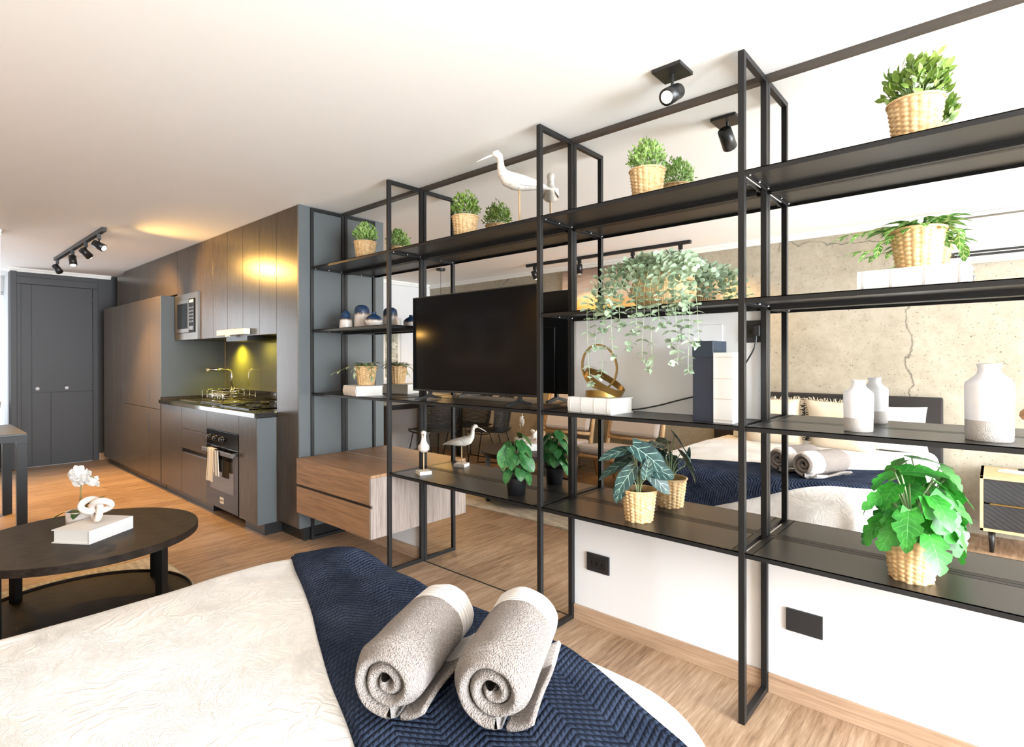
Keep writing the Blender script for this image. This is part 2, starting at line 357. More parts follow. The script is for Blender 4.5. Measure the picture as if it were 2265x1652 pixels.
# ------------------------------------------------------------------ room shell
H = 2.40
XL, XR = -8.757, 4.0
b = MB().box(XL - 1.2, XR + .1, -3.5, .8, -.08, 0); struct('floor', b, M['floor'])
b = MB().box(XL - 1.2, XR + .1, -3.5, .8, H, H + .1); struct('ceiling', b, M['ceiling'])
b = MB().box(-3.70, XR, .006, .16, 0, H); struct('wall_back', b, M['white_wall'])
# painted parts of the back wall flush with the mirror face
b = MB().box(-1.586, XR, 0, .006, 0, .60); struct('wall_back_lower_panel', b, M['white_wall'])
b = MB().box(-1.575, -.6695, 0, .006, 1.048, 1.500); struct('wall_back_niche_panel', b, M['white_wall'])
# concrete wall opposite, very slightly out of parallel
def yw(x): return -3.06
b = MB(); x0, x1 = -6.35, XR + .1
b.add([(x0, yw(x0), 0), (x1, yw(x1), 0), (x1, yw(x1), H), (x0, yw(x0), H), (x0, yw(x0) - .15, 0), (x1, yw(x1) - .15, 0), (x1, yw(x1) - .15, H), (x0, yw(x0) - .15, H)],
      [(0, 3, 2, 1), (4, 5, 6, 7), (0, 1, 5, 4), (3, 7, 6, 2), (0, 4, 7, 3), (1, 2, 6, 5)]); struct('wall_front', b, M['concrete'])
b = MB()
for (d, z0) in ((.018, H - .05), (.045, H - .022)):
    b.add([(x0, yw(x0) + d, z0), (x1, yw(x1) + d, z0), (x1, yw(x1) + d, H), (x0, yw(x0) + d, H), (x0, yw(x0), z0), (x1, yw(x1), z0), (x1, yw(x1), H), (x0, yw(x0), H)],
          [(0, 3, 2, 1), (4, 5, 6, 7), (0, 1, 5, 4), (3, 7, 6, 2), (0, 4, 7, 3), (1, 2, 6, 5)])
struct('trim_1', b, M['crown'])
# white partition at the left with an opening beside it
YE = -1.655
b = MB().box(-6.50, -6.35, -3.1, -2.0, 0, H).box(-6.50, -6.35, -2.0, YE, 1.83, H); struct('wall_left', b, M['white_wall'])
b = MB().box(-6.35, -6.30, -3.0, YE, H - .05, H).box(-6.30, -6.275, -3.0, YE, H - .025, H); struct('trim_2', b, M['crown'])
# far entrance wall and the room end
b = MB().box(XL - .15, XL, -.5, .3, 0, H).box(XL - .15, XL, -1.30, -.5, 2.13, H); struct('wall_entrance', b, M['door_paint'])
b = MB().box(XL - 1.1, XL - .15, -1.30, -1.22, 0, H); struct('wall_corridor', b, M['white_wall'])
b = MB().box(XL, XL + .02, -1.36, -.36, H - .045, H).box(XL + .02, XL + .045, -1.36, -.36, H - .02, H); struct('trim_3', b, M['crown'])
b = MB().box(XL - .02, XL + .012, -.49, -.31, 0, .09); struct('baseboard_entrance', b, M['base_oak'])
b = MB().box(XL - 1.1, XL - 1.0, -3.3, -1.3, 0, .35).box(XL - 1.1, XL - 1.0, -3.3, -1.3, 2.2, H).box(XL - 1.1, XL - 1.0, -3.3, -3.1, .35, 2.2); struct('wall_far', b, M['white_wall'])
b = MB().box(XL - 1.1, -6.35, -3.4, -3.25, 0, H); struct('wall_far_side', b, M['white_wall'])
b = MB().box(XL - 1.2, -3.7, .62, .78, 0, H); struct('wall_kitchen', b, M['door_paint'])
# right end wall with a wide window
b = MB().box(XR, XR + .1, -3.3, -2.95, 0, H).box(XR, XR + .1, -.15, .16, 0, H).box(XR, XR + .1, -2.95, -.15, 0, .12).box(XR, XR + .1, -2.95, -.15, 2.28, H)
struct('wall_right', b, M['white_wall'])
b = MB()
for y in (-2.95, -2.03, -1.11, -.19): b.box(XR + .02, XR + .07, y, y + .04, .12, 2.28)
b.box(XR + .02, XR + .07, -2.95, -.15, .12, .17).box(XR + .02, XR + .07, -2.95, -.15, 2.23, 2.28)
wf = struct('window_1', b, M['white_plastic'])
b = MB().box(XL - 1.08, XL - 1.04, -2.25, -2.2, .35, 2.2).box(XL - 1.08, XL - 1.04, -3.1, -1.3, .35, .4).box(XL - 1.08, XL - 1.04, -3.1, -1.3, 2.15, 2.2)
struct('window_2', b, M['white_plastic'])
# entrance door
b = MB().box(XL - .02, XL + .03, -1.29, -1.25, 0, 2.214).box(XL - .02, XL + .03, -.555, -.50, 0, 2.214).box(XL - .02, XL + .03, -1.29, -.50, 2.215, 2.30)
b.box(XL - .02, XL + .02, -1.29, -.5, 2.30, H - .045).box(XL - .15, XL + .04, -1.345, -1.288, 0, 2.36)
fr = struct('door_frame', b, M['door_paint'], .003)
b = MB()
for (y0, y1, z0, z1) in ((-1.25, -1.155, .005, 2.212), (-1.150, -.555, .905, 2.212), (-1.150, -.975, .005, .90), (-.970, -.555, .005, .90)): b.box(XL - .02, XL + .008, y0, y1, z0, z1)
b.box(XL - .03, XL + .004, -1.25, -.555, .005, 2.212)
dr = MB(); door = b.build('door_1', M['door_paint'], None, bevel=.002); door['kind'] = 'structure'
for y in (-1.10, -.82): MB().lathe([(0, 0), (.02, 0), (.024, .01), (.018, .028), (0, .032)], (0, 0, 0), 16)
for y in (-1.10, -.82):
    kb = MB(); kb.tube([(XL + .008, y, .95), (XL + .02, y, .95), (XL + .03, y, .95)], [.012, .022, .018], 16); kb.build('door_knob', M['white_plastic'], door, True)
for z in (2.08, 1.52, .93, .33):
    hb = MB().cyl((XL + .012, -.552, z - .05), (XL + .012, -.552, z + .05), .008, n=10); hb.build('hinge', M['steel_brushed'], door, True)

# ------------------------------------------------------------------ mirrors
def mirror(name, x0, x1, z0, z1, label):
    b = MB().box(x0, x1, 0, .0055, z0, z1); return tag(b.build(name, M['mirror']), label, 'mirror')
CX = [-3.687, -2.760, -1.586, -.667, .251, 1.168]
mirror('wall_mirror', -2.770, -1.5865, .004, 2.378, 'full height wall mirror behind the television, from floor to ceiling')
mirror('wall_mirror', -3.70, -2.771, .607, 2.378, 'wall mirror beside the dark kitchen end panel, above the oak drawer unit')
b = MB().box(-3.70, -2.771, 0, .006, 0, .606); struct('wall_back_under_drawers', b, M['white_wall'])
mirror('wall_mirror', -1.5855, XR, 1.501, 2.378, 'wide upper wall mirror behind the right half of the shelving, up to the ceiling')
mirror('wall_mirror', -.6685, XR, .601, 1.5005, 'wall mirror behind the white stoneware vases and right bays, reflecting bed and headboard')
mirror('wall_mirror', -1.5855, -.669, .601, 1.0475, 'low wall mirror strip behind the dark veined plant, between the white painted panels')
b = MB().box(-3.70, XR, -.018, .004, 2.378, 2.3995); tag(b.build('mirror_trim', M['trim_bronze']), 'thin dark bronze trim running along the top of the mirrored wall', 'trim')
b = MB().box(-2.77, -1.62, -.003, .0, 0, .004); tag(b.build('mirror_channel', M['black_plastic']), 'thin black channel on the floor under the full height mirror', 'trim')
segs = [(-3.66, -2.785), (-1.584, -.690), (-.666, .228), (.253, XR)]
for k, (x0, x1) in enumerate(segs):
    b = MB().box(x0, x1, -.011, -.0005, 0, .076); o = struct('baseboard_back', b, M['base_oak'], .0015)

# ------------------------------------------------------------------ shelving unit
D, T = .2724, .0222
unit = thing('shelving_unit', (-1.1, -.14, 0), 'tall black steel open shelving unit spanning the mirrored wall', 'shelving')
ZT = 2.39
for X in CX[:5]:
    b = MB()
    b.box(X - T, X, -D, -D + T, 0, ZT).box(X - T, X, -T - .0015, -.0015, 0, ZT)
    b.box(X - T, X, -D + T, -T - .0015, ZT - T, ZT).box(X - T, X, -D + T, -T - .0015, 0, T)
    b.build('upright_frame', M['steel'], unit, bevel=.0012)
ZS = {1: 1.963, 2: 1.512, 3: 1.0589, 4: .6108}
bolt = MB(); bolt.lathe([(0, -.004), (.0045, -.004), (.005, 0), (.0045, .001), (0, .001)], (0, 0, 0), 8); bolt_me = None
def shelf(x0, x1, zt):
    b = MB(); th = .018; y0, y1 = -D + .001, -.0015
    x0 += .0005; x1 -= T + .0005
    # frame border of angle steel with an inset panel, thin gap all round
    bw = .024
    b.box(x0, x1, y0, y0 + .0025, zt - th, zt)             # front lip
    b.box(x0, x1, y1 - .0025, y1, zt - th - .008, zt)             # rear lip
    b.box(x0, x0 + .0025, y0 + .0025, y1 - .0025, zt - th, zt).box(x1 - .0025, x1, y0 + .0025, y1 - .0025, zt - th, zt)
    b.box(x0, x1, y0, y0 + .004, zt - .003, zt)
    b.box(x0 + .0025, x1 - .0025, y1 - bw, y1 - .0025, zt - .003, zt)
    b.box(x0 + .0025, x0 + bw, y0 + .0025, y1 - bw, zt - .003, zt).box(x1 - bw, x1 - .0025, y0 + .0025, y1 - bw, zt - .003, zt)
    b.box(x0 + .0025, x1 - .0025, y1 - .03, y1 - .027, zt - th, zt - .003)
    s = b.build('shelf', M['steel'], unit)
    g = .0035
    p = MB().box(x0 + bw + g, x1 - bw - g, y0 + .004 + .0005, y1 - bw - g, zt - .004, zt - .0002)
    p.box(x0 + .003, x1 - .003, y0 + .003, y1 - .003, zt - .0065, zt - .0042)
    p.build('shelf_panel', M['shelf'], s)
    br = MB()
    for xx in (x0, x1 - .016): br.box(xx, xx + .016, y0 + .003, y1 - .003, zt - .0095, zt - .0068)
    br.box(x0 + .016, x1 - .016, y1 - .022, y1 - .003, zt - .026, zt - .0068)
    br.build('bracket', M['steel'], s)
    global bolt_me
    pos = [(x1 - .008, y0 + .03), (x1 - .008, (y0 + y1) / 2), (x1 - .008, y1 - .03), (x0 + .008, y0 + .03), (x0 + .008, (y0 + y1) / 2), (x0 + .008, y1 - .03)]
    for (px, py) in pos:
        if bolt_me is None:
            o = bolt.build('bolt', M['bolt'], s, True); bolt_me = o.data
        else:
            o = bpy.data.objects.new('bolt', bolt_me); col.objects.link(o); o.parent = s
        o.location = (px - ORG[unit.name][0], py - ORG[unit.name][1], zt - .0110)
    return s
for i in range(4):
    for k in (1, 2, 3, 4):
        if k == 2 and i == 1: continue
        if k == 4 and i == 0: continue
        shelf(CX[i], CX[i + 1], ZS[k])
bolt_me.transform(Matrix.Translation(Vector(ORG[unit.name])))

# ------------------------------------------------------------------ kitchen
YF, YL = -.356, -.500
XP, XE = -3.702, -4.045
# tall end column
b = MB().box(XE, XP, YF, .6, .095, H - .002).box(XE + .002, XP - .004, YF - .004, YF, .095, H - .004)
t = thing('kitchen_end_column', (-3.87, -.1, 0), 'full height dark end column of the kitchen, right beside the mirror', 'cabinet')
MB().box(XE, XP - .022, YF, .6, .095, H - .002).build('carcass', M['graphite'], t, bevel=.001)
e = MB().box(XP - .021, XP, YF - .002, .6, .095, H - .002).build('end_panel', M['graphite_daylit'], t, bevel=.001); e['label'] = 'smooth blue grey end panel'
MB().box(XE + .01, XP - .012, YF + .04, .59, 0, .094).build('plinth', M['plinth'], t)
# upper cabinets
seams = [XE - .002, -4.333, -4.643, -4.955, -5.277, -5.590]
for k in range(5):
    x1, x0 = seams[k], seams[k + 1]
    t = thing('wall_cabinet', ((x0 + x1) / 2, -.2, 1.5), ['narrow dark wall cabinet door right next to the end column, above the hob', 'dark wall cabinet door just right of the cream extractor, second from the column', 'dark wall cabinet door above the cream extractor', 'dark wall cabinet door above the left end of the extractor', 'dark wall cabinet door immediately right of the microwave'][k], 'cabinet', 'upper kitchen cabinets')
    MB().box(x0 + .002, x1 - .002, YF + .02, .10, 1.495, H - .003).build('carcass', M['graphite'], t)
    MB().box(x0 + .0015, x1 - .0015, YF, YF + .0195, 1.493, H - .003).build('door', M['graphite'], t, bevel=.0012)
ms = [-5.590, -5.903, -6.205]
for k in range(2):
    x1, x0 = ms[k], ms[k + 1]
    t = thing('wall_cabinet', ((x0 + x1) / 2, -.2, 1.9), ['short dark wall cabinet door above the right half of the microwave', 'short dark wall cabinet door above the left half of the microwave'][k], 'cabinet', 'upper kitchen cabinets')
    MB().box(x0 + .002, x1 - .002, YF + .02, .10, 1.945, H - .003).build('carcass', M['graphite'], t)
    MB().box(x0 + .0015, x1 - .0015, YF, YF + .0195, 1.943, H - .003).build('door', M['graphite'], t, bevel=.0012)
us = [-6.207, -6.793, -7.12, -7.429, -7.773, -8.142]
for k in range(5):
    x1, x0 = us[k], us[k + 1]
    t = thing('top_cabinet', ((x0 + x1) / 2, -.2, 1.95), ['wide dark top cabinet door above the right end of the tall units', 'dark top cabinet door, second from the right above the tall units', 'dark top cabinet door above the middle of the tall units', 'dark top cabinet door, second from the left above the tall units', 'leftmost dark top cabinet door above the tall units, nearest the entrance door'][k], 'cabinet', 'upper kitchen cabinets')
    MB().box(x0 + .002, x1 - .002, YF + .02, .10, 1.965, H - .003).build('carcass', M['graphite'], t)
    MB().box(x0 + .0015, x1 - .0015, YF, YF + .0195, 1.962, H - .003).build('door', M['graphite'], t, bevel=.0012)
b = MB().box(-8.447, -8.145, YF - .0, .55, 1.97, H - .046); tag(b.build('filler_panel', M['graphite']), 'narrow dark filler strip at the left end of the top cabinets', 'panel')
b = MB().box(XL + .001, -8.449, -.30, .5, .095, H - .046); tag(b.build('side_cupboard', M['door_paint']), 'plain dark cupboard side between the entrance door and top cabinets', 'cupboard')
# tall units
ts = [-6.238, -6.602, -7.186, -7.546, -7.976, -8.447]
tl = ['tall dark cabinet at the right end of the tall row, next to the worktop', 'tall dark fridge cabinet with two handle slots, left of the worktop end unit', 'slim tall dark cabinet in the middle of the tall row', 'tall dark cabinet with one handle slot, second from the left', 'leftmost tall dark cabinet, nearest the entrance door']
for k in range(5):
    x1, x0 = ts[k], ts[k + 1]
    t = thing('tall_cabinet', ((x0 + x1) / 2, -.2, 0), tl[k], 'cabinet', 'tall kitchen cabinets')
    MB().box(x0 + .002, x1 - .001, YL + .02, .55, .085, 1.938).build('carcass', M['graphite'], t)
    if k in (0, 1, 2):
        for (z0, z1) in ((.085, .80), (.804, 1.938)):
            d = MB().box(x0 + .0015, x1 - .0015, YL, YL + .0195, z0, z1).build('door', M['graphite'], t, bevel=.0012)
            if k == 1: MB().box(x1 - .028, x1 - .006, YL - .0015, YL + .004, *( (.55, .745) if z0 < .5 else (.85, 1.055) )).build('handle', M['black_plastic'], d)
    else:
        d = MB().box(x0 + .0015, x1 - .0015, YL, YL + .0195, .085, 1.938).build('door', M['graphite'], t, bevel=.0012)
        if k == 3: MB().box(x1 - .03, x1 - .008, YL - .0015, YL + .004, .80, 1.02).build('handle', M['black_plastic'], d)
    MB().box(x0 + .001, x1 - .001, YL + .05, .5, 0, .083).build('plinth', M['plinth'], t)
sd = MB().box(-6.237, -6.222, YL + .001, .1, .93, 1.938).build('cabinet_side', M['graphite_daylit']); tag(sd, 'blue grey side panel of the tall cabinets beside the microwave', 'panel')
# base units
LB = .083
def front(t, x0, x1, z0, z1, name='drawer', y=YL): return MB().box(x0 + .0015, x1 - .0015, y, y + .0195, z0, z1).build(name, M['graphite'], t, bevel=.0012)
def basecab(x0, x1, label):
    t = thing('base_cabinet', ((x0 + x1) / 2, -.2, 0), label, 'cabinet', 'base kitchen cabinets')
    MB().box(x0 + .001, x1 - .001, YL + .02, .1, LB, .868).build('carcass', M['graphite'], t)
    MB().box(x0, x1, YL + .05, .1, 0, LB - .002).build('plinth', M['plinth'], t)
    return t
t = basecab(-6.221, -5.636, 'dark base cabinet with one plain door, at the left end of the worktop'); front(t, -6.221, -5.636, LB, .868, 'door')
t = basecab(-5.635, -5.020, 'dark base cabinet with three drawers, left of the oven')
front(t, -5.635, -5.02, .672, .868); front(t, -5.635, -5.02, .492, .668); front(t, -5.635, -5.02, LB, .452)
MB().box(-5.632, -5.023, YL + .012, YL + .02, .453, .491).build('grip_channel', M['black_gloss'], t)
t = basecab(-4.375, XE, 'plain dark base cabinet at the right end of the worktop, next to the end column')
front(t, -4.375, XE - .019, LB, .868, 'door'); e = MB().box(XE - .018, XE - .0005, YL - .001, YF - .005, LB, .868).build('end_panel', M['graphite_daylit'], t, bevel=.001); e['label'] = 'smooth blue grey end panel'
# oven
t = thing('built_in_oven', (-4.7, -.3, .083), 'black built in oven with three knobs and steel handle under the worktop', 'oven')
MB().box(-5.018, -4.377, YL + .02, .05, .085, .72).build('body', M['black_plastic'], t)
MB().box(-5.018, -4.377, YL, YL + .0195, .722, .866).build('top_panel', M['graphite'], t)
cp = MB().box(-5.015, -4.379, YL - .004, YL + .0195, .598, .718).build('control_panel', M['black_gloss'], t, bevel=.001)
for x in (-4.93, -4.80, -4.67):
    MB().tube([(x, YL - .004, .655), (x, YL - .022, .655), (x, YL - .034, .655)], [.021, .021, .017], 20).build('knob', M['black_plastic'], cp, True)
    MB().tube([(x, YL - .0045, .655), (x, YL - .010, .655)], .0245, 20).build('knob_ring', M['steel_brushed'], cp, True)
dr = MB().box(-5.015, -4.379, YL - .004, YL + .0195, .09, .592).build('oven_door', M['black_gloss'], t, bevel=.001)
MB().box(-4.93, -4.46, YL - .0055, YL - .0042, .235, .49).build('glass_pane', mat('oven_glass', (.05, .038, .02), .08), dr)
MB().box(-4.73, -4.66, YL - .006, YL - .0042, .135, .185).build('label_plate', M['cream'], dr)
MB().box(-4.722, -4.668, YL - .0066, YL - .0061, .155, .165).build('label_text', M['trim_bronze'], dr)
hb = MB().box(-5.0, -4.39, YL - .05, YL - .032, .540, .572).box(-4.97, -4.94, YL - .033, YL - .004, .545, .567).box(-4.45, -4.42, YL - .033, YL - .004, .545, .567)
hb.build('handle', M['steel_brushed'], t, bevel=.002)
# striped tea towel over the handle
t = thing('tea_towel', (-4.72, -.55, .35), 'white tea towel with dark stripes hanging over the oven handle', 'towel')
def ttf(u, v):
    s = v * .50; x = -4.855 + .15 * u + .012 * math.sin(v * 5)
    fold = .006 * math.sin(u * 16 + v * 2)
    if s < .26: return (x + fold, YL - .058 - .004 * math.sin(u * 9) - .01 * (1 - s / .26), .318 + s)
    if s < .30: a = (s - .26) / .04 * PI; return (x + fold, YL - .041 - .0165 * math.cos(a), .578 + .004 * math.sin(a))
    return (x + .06 * (s - .3) + fold, YL - .0245 + .004 * math.sin(u * 11), .578 - (s - .30))
MB().grid(ttf, 30, 40).build('cloth', M['stripe'], t, True)
def ttg(u, v): return (-4.70 + .075 * u + .02 * v, YL - .060 + .006 * math.sin(u * 13), .575 - .20 * v)
MB().grid(ttg, 16, 12).build('folded_edge', M['stripe'], t, True)
# worktop and upstand
b = MB().box(-6.221, XE + .0, YL - .022, -.355, .87, .905).box(-6.221, XE, -.355, .10, .87, .905)
b.cur = 0; wt = thing('worktop', (-5.1, -.2, .87), 'polished black granite worktop with low upstand in the kitchen niche', 'worktop')
b.build('slab', M['granite'], wt, bevel=.0015)
MB().box(-6.221, XE, .075, .0995, .9055, 1.0).build('upstand', M['granite'], wt)
b = MB().box(-6.221, -5.35, .1, .112, .9, 1.494).box(-5.347, XE - .002, .1, .112, .9, 1.494); tag(b.build('backsplash', M['splash']), 'glossy olive grey glass backsplash behind the tap', 'backsplash')
# sink, tap, rack, hob
t = thing('kitchen_sink', (-5.75, -.2, .9), 'stainless inset kitchen sink left of the dish rack', 'sink')
MB().box(-6.0, -5.56, -.40, -.02, .9052, .908).build('rim', M['steel_brushed'], t, bevel=.001)
MB().box(-5.97, -5.59, -.37, -.05, .9082, .9087).build('bowl', M['black_gloss'], t)
t = thing('mixer_tap', (-5.83, .02, .905), 'chrome mixer tap with long horizontal spout behind the dish rack', 'tap')
X0, Y0 = -5.83, .02
MB().cyl((X0, Y0, .905), (X0, Y0, 1.0), .022).build('tap_base', M['chrome'], t, True)
pts = [(X0, Y0, .99), (X0, Y0, 1.12), (X0, Y0 - .004, 1.16), (X0, Y0 - .015, 1.185), (X0, Y0 - .04, 1.197), (X0, Y0 - .10, 1.20), (X0, Y0 - .24, 1.20)]
MB().tube(pts, .012, 12).build('spout', M['chrome'], t, True)
MB().cyl((X0, Y0 - .225, 1.205), (X0, Y0 - .225, 1.175), .014).build('aerator', M['chrome'], t, True)
MB().tube([(X0 + .02, Y0, .97), (X0 + .06, Y0, .985), (X0 + .065, Y0, 1.02)], .006, 8).build('lever', M['chrome'], t, True)
t = thing('dish_rack', (-5.3, -.2, .905), 'chrome wire dish rack standing on the black worktop', 'dish rack')
b = MB()
rx0, rx1, ry0, ry1 = -5.53, -5.05, -.36, -.08
for z in (.93, .975, 1.02):
    b.tube([(rx0, ry0, z), (rx1, ry0, z), (rx1, ry1, z), (rx0, ry1, z)], .0032, 6, closed=True)
b.build('basket_rails', M['chrome'], t, True)
b = MB()
for k in range(5):
    x = rx0 + (rx1 - rx0) * k / 4
    for y in (ry0, ry1): b.cyl((x, y, .908), (x, y, 1.02), .0028, n=6)
b.build('basket_wires', M['chrome'], t, True)
b = MB()
for k in range(13):
    x = rx0 + .08 + .028 * k
    b.tube([(x, ry0 + .03, .93), (x, ry0 + .03, .985), (x, ry0 + .1, 1.0), (x, ry1 - .03, .985), (x, ry1 - .03, .93)], .0024, 6)
b.build('plate_dividers', M['chrome'], t, True)
MB().box(rx0 - .01, rx1 + .01, ry0 - .01, ry1 + .01, .9055, .915).build('drip_tray', M['black_plastic'], t, bevel=.002)
t = thing('gas_hob', (-4.6, -.2, .905), 'black glass hob with thin metal pan supports on the right of the worktop', 'hob')
MB().box(-4.95, -4.38, -.42, .02, .9055, .912).build('glass_plate', M['black_gloss'], t, bevel=.001)
for (x, y) in ((-4.82, -.30), (-4.52, -.30), (-4.82, -.10), (-4.52, -.10)):
    bb = MB().cyl((x, y, .912), (x, y, .922), .035).build('burner', M['black_plastic'], t, True)
    s = MB()
    for a in range(2):
        dx, dy = (.085, 0) if a else (0, .085); s.tube([(x - dx, y - dy, .912), (x - dx, y - dy, .930), (x + dx, y + dy, .930), (x + dx, y + dy, .912)], .003, 6)
    s.build('pan_support', M['black_plastic'] if y < -.2 else M['steel_brushed'], t, True)
b = MB().box(-4.60, -4.50, .068, .0745, .925, .985); o = b.build('wall_socket', M['plug'], None, bevel=.002); tag(o, 'dark socket plate on the granite upstand beside the hob', 'socket')
# microwave
t = thing('microwave_oven', (-5.87, -.2, 1.5), 'built in microwave with steel frame set among the wall cabinets', 'microwave')
MB().box(-6.200, -5.592, YF + .0, .05, 1.497, 1.938).build('housing', M['graphite'], t)
fr_ = MB()
for (x0, x1, z0, z1) in ((-6.205, -5.59, 1.493, 1.56), (-6.205, -5.59, 1.885, 1.940), (-6.205, -6.15, 1.56, 1.885), (-5.65, -5.59, 1.56, 1.885)): fr_.box(x0, x1, YF - .022, YF, z0, z1)
fr_.build('trim_frame', M['steel_brushed'], t, bevel=.001)
d = MB().box(-6.148, -5.80, YF - .03, YF - .001, 1.562, 1.883).build('door', M['steel_brushed'], t, bevel=.002)
MB().box(-6.115, -5.83, YF - .032, YF - .0302, 1.60, 1.845).build('door_window', M['black_gloss'], d)
cpn = MB().box(-5.797, -5.652, YF - .03, YF - .001, 1.562, 1.883).build('control_panel', M['black_gloss'], t, bevel=.002)
for k in range(5):
    for j in range(3): MB().box(-5.775 + .038 * j, -5.752 + .038 * j, YF - .0325, YF - .0302, 1.655 + .033 * k, 1.672 + .033 * k).build('button', M['steel_brushed'], cpn)
MB().box(-5.772, -5.68, YF - .0325, YF - .0302, 1.845, 1.87).build('display', M['glow_dim'], cpn)
MB().box(-5.775, -5.68, YF - .034, YF - .0302, 1.585, 1.62).build('open_button', M['steel_brushed'], cpn)
# extractor and led
t = thing('extractor_hood', (-4.75, -.3, 1.49), 'slim cream pull out extractor hood under the wall cabinets', 'extractor hood')
MB().box(-5.05, -4.50, YF - .055, YF - .002, 1.503, 1.552).build('pull_out_front', M['cream'], t, bevel=.003)
MB().box(-4.98, -4.56, YF - .001, .05, 1.455, 1.494).build('filter_body', M['black_plastic'], t)
MB().box(-4.86, -4.80, YF - .058, YF - .04, 1.492, 1.503).build('lamp_switch', M['cream'], t)
t = thing('led_light_bar', (-4.75, -.1, 1.48), 'glowing yellow light bar under the wall cabinets', 'light')
b = MB().box(-5.28, XE - .003, -.03, .0, 1.478, 1.4925); b.build('housing', M['steel_brushed'], t)
MB().box(-5.27, XE - .006, -.028, -.002, 1.4755, 1.4779).build('diffuser', M['glow_led'], t)
l = area('bar_light', (-4.75, -.014, 1.474), (0, 0, 0), .95, .02, 5, (1, .80, .10)); put_light_in(l, t)
l = spot('hood_spot', (-5.78, -.02, 1.47), (-5.74, .06, .9), 22, (1, .80, .04), 140, .9); put_light_in(l, t)

# ------------------------------------------------------------------ floating drawer unit
t = thing('drawer_unit', (-3.2, -.2, .2), 'wall hung oak drawer unit with two wide drawers under the left bay', 'drawers')
X0, X1, Y0, Z0, Z1 = -3.6855, -2.782, -.387, .226, .606
MB().box(X0, X1, Y0, -.0015, Z1 - .018, Z1).build('top_panel', M['oakfront'], t, bevel=.001)
MB().box(X0 + .0185, X1 - .0185, Y0 + .02, -.0015, Z0, Z0 + .018).build('bottom_panel', M['oakfront'], t)
b = MB(); zg0, zg1 = .407, .427
b.add([(X1 - .018, Y0, Z0), (X1, Y0, Z0), (X1, -.0015, Z0), (X1 - .018, -.0015, Z0), (X1 - .018, Y0, Z1 - .0185), (X1, Y0, Z1 - .0185), (X1, -.0015, Z1 - .0185), (X1 - .018, -.0015, Z1 - .0185)], [])
b.box(X1 - .018, X1, Y0 + .0, -.0015, Z0, zg0).box(X1 - .018, X1, Y0 + .012, -.0015, zg0, zg1).box(X1 - .018, X1, Y0, -.0015, zg1, Z1 - .0185)
b.build('side_panel', M['oakside'], t)
MB().box(X0, X0 + .018, Y0 + .02, -.0015, Z0, Z1 - .0185).build('left_panel', M['oakside'], t)
for (z0, z1) in ((Z0, zg0), (zg1, Z1 - .0185)):
    MB().box(X0 + .0005, X1 - .0185, Y0, Y0 + .0195, z0, z1).build('drawer', M['oakfront'], t, bevel=.0012)
MB().box(X0, X1 - .0185, Y0 + .012, Y0 + .019, zg0 + .0005, zg1 - .0005).build('grip_channel', M['dark_wood'], t)

# ------------------------------------------------------------------ sockets, cable
def plate(x0, x1, z0, z1, label, detail):
    t = thing('wall_socket', ((x0 + x1) / 2, 0, z0), label, 'socket')
    MB().box(x0, x1, -.010, -.0003, z0, z1).build('cover_plate', M['plug'], t, bevel=.002)
    if detail:
        b = MB().box(x0 + .018, x1 - .018, -.0112, -.0101, z0 + .018, z1 - .018); b.build('socket_insert', M['black_plastic'], t, bevel=.001)
        for k in range(3): MB().box(x0 + .028 + .028 * k, x0 + .033 + .028 * k, -.0122, -.0113, z0 + .034, z0 + .05).build('pin_slot', M['black_gloss'], t)
    return t
plate(-1.508, -1.382, .265, .352, 'black socket plate low on the white wall under the dark veined plant', True)
plate(-.602, -.478, .265, .349, 'blank black cover plate low on the white wall under the right bay', False)
t = plate(-.762, -.6705, 1.362, 1.449, 'black power socket on the white panel behind the standing white book', True)
MB().box(-.712, -.690, -.035, -.0101, 1.385, 1.428).build('plug', M['black_plastic'], t, bevel=.003)
b = MB().box(-1.02, -.845, -.004, -.0003, 1.37, 1.44); tag(b.build('access_cover', M['white_wall'], None, bevel=.001), 'flat white access cover on the white panel above the black box', 'cover')
cb = MB(); ctrl = [(-.70, -.040, 1.39), (-.705, -.048, 1.34), (-.74, -.04, 1.28), (-.79, -.03, 1.20), (-.86, -.022, 1.16), (-.95, -.02, 1.14), (-1.04, -.03, 1.115), (-1.12, -.028, 1.092), (-1.24, -.03, 1.068), (-1.40, -.032, 1.0655), (-1.60, -.045, 1.0655)]
def spline(ps, n=6):
    ps = [Vector(p) for p in ps]; out = []
    for i in range(len(ps) - 1):
        p0, p1, p2, p3 = ps[max(i - 1, 0)], ps[i], ps[i + 1], ps[min(i + 2, len(ps) - 1)]
        for k in range(n):
            t_ = k / n; out.append(.5 * ((2 * p1) + (p2 - p0) * t_ + (2 * p0 - 5 * p1 + 4 * p2 - p3) * t_ ** 2 + (3 * p1 - p0 - 3 * p2 + p3) * t_ ** 3))
    out.append(ps[-1]); return out
cb.tube(spline(ctrl), .0032, 8); tag(cb.build('power_cable', M['black_plastic'], None, True), 'thin black cable running from the wall socket behind the books', 'cable')

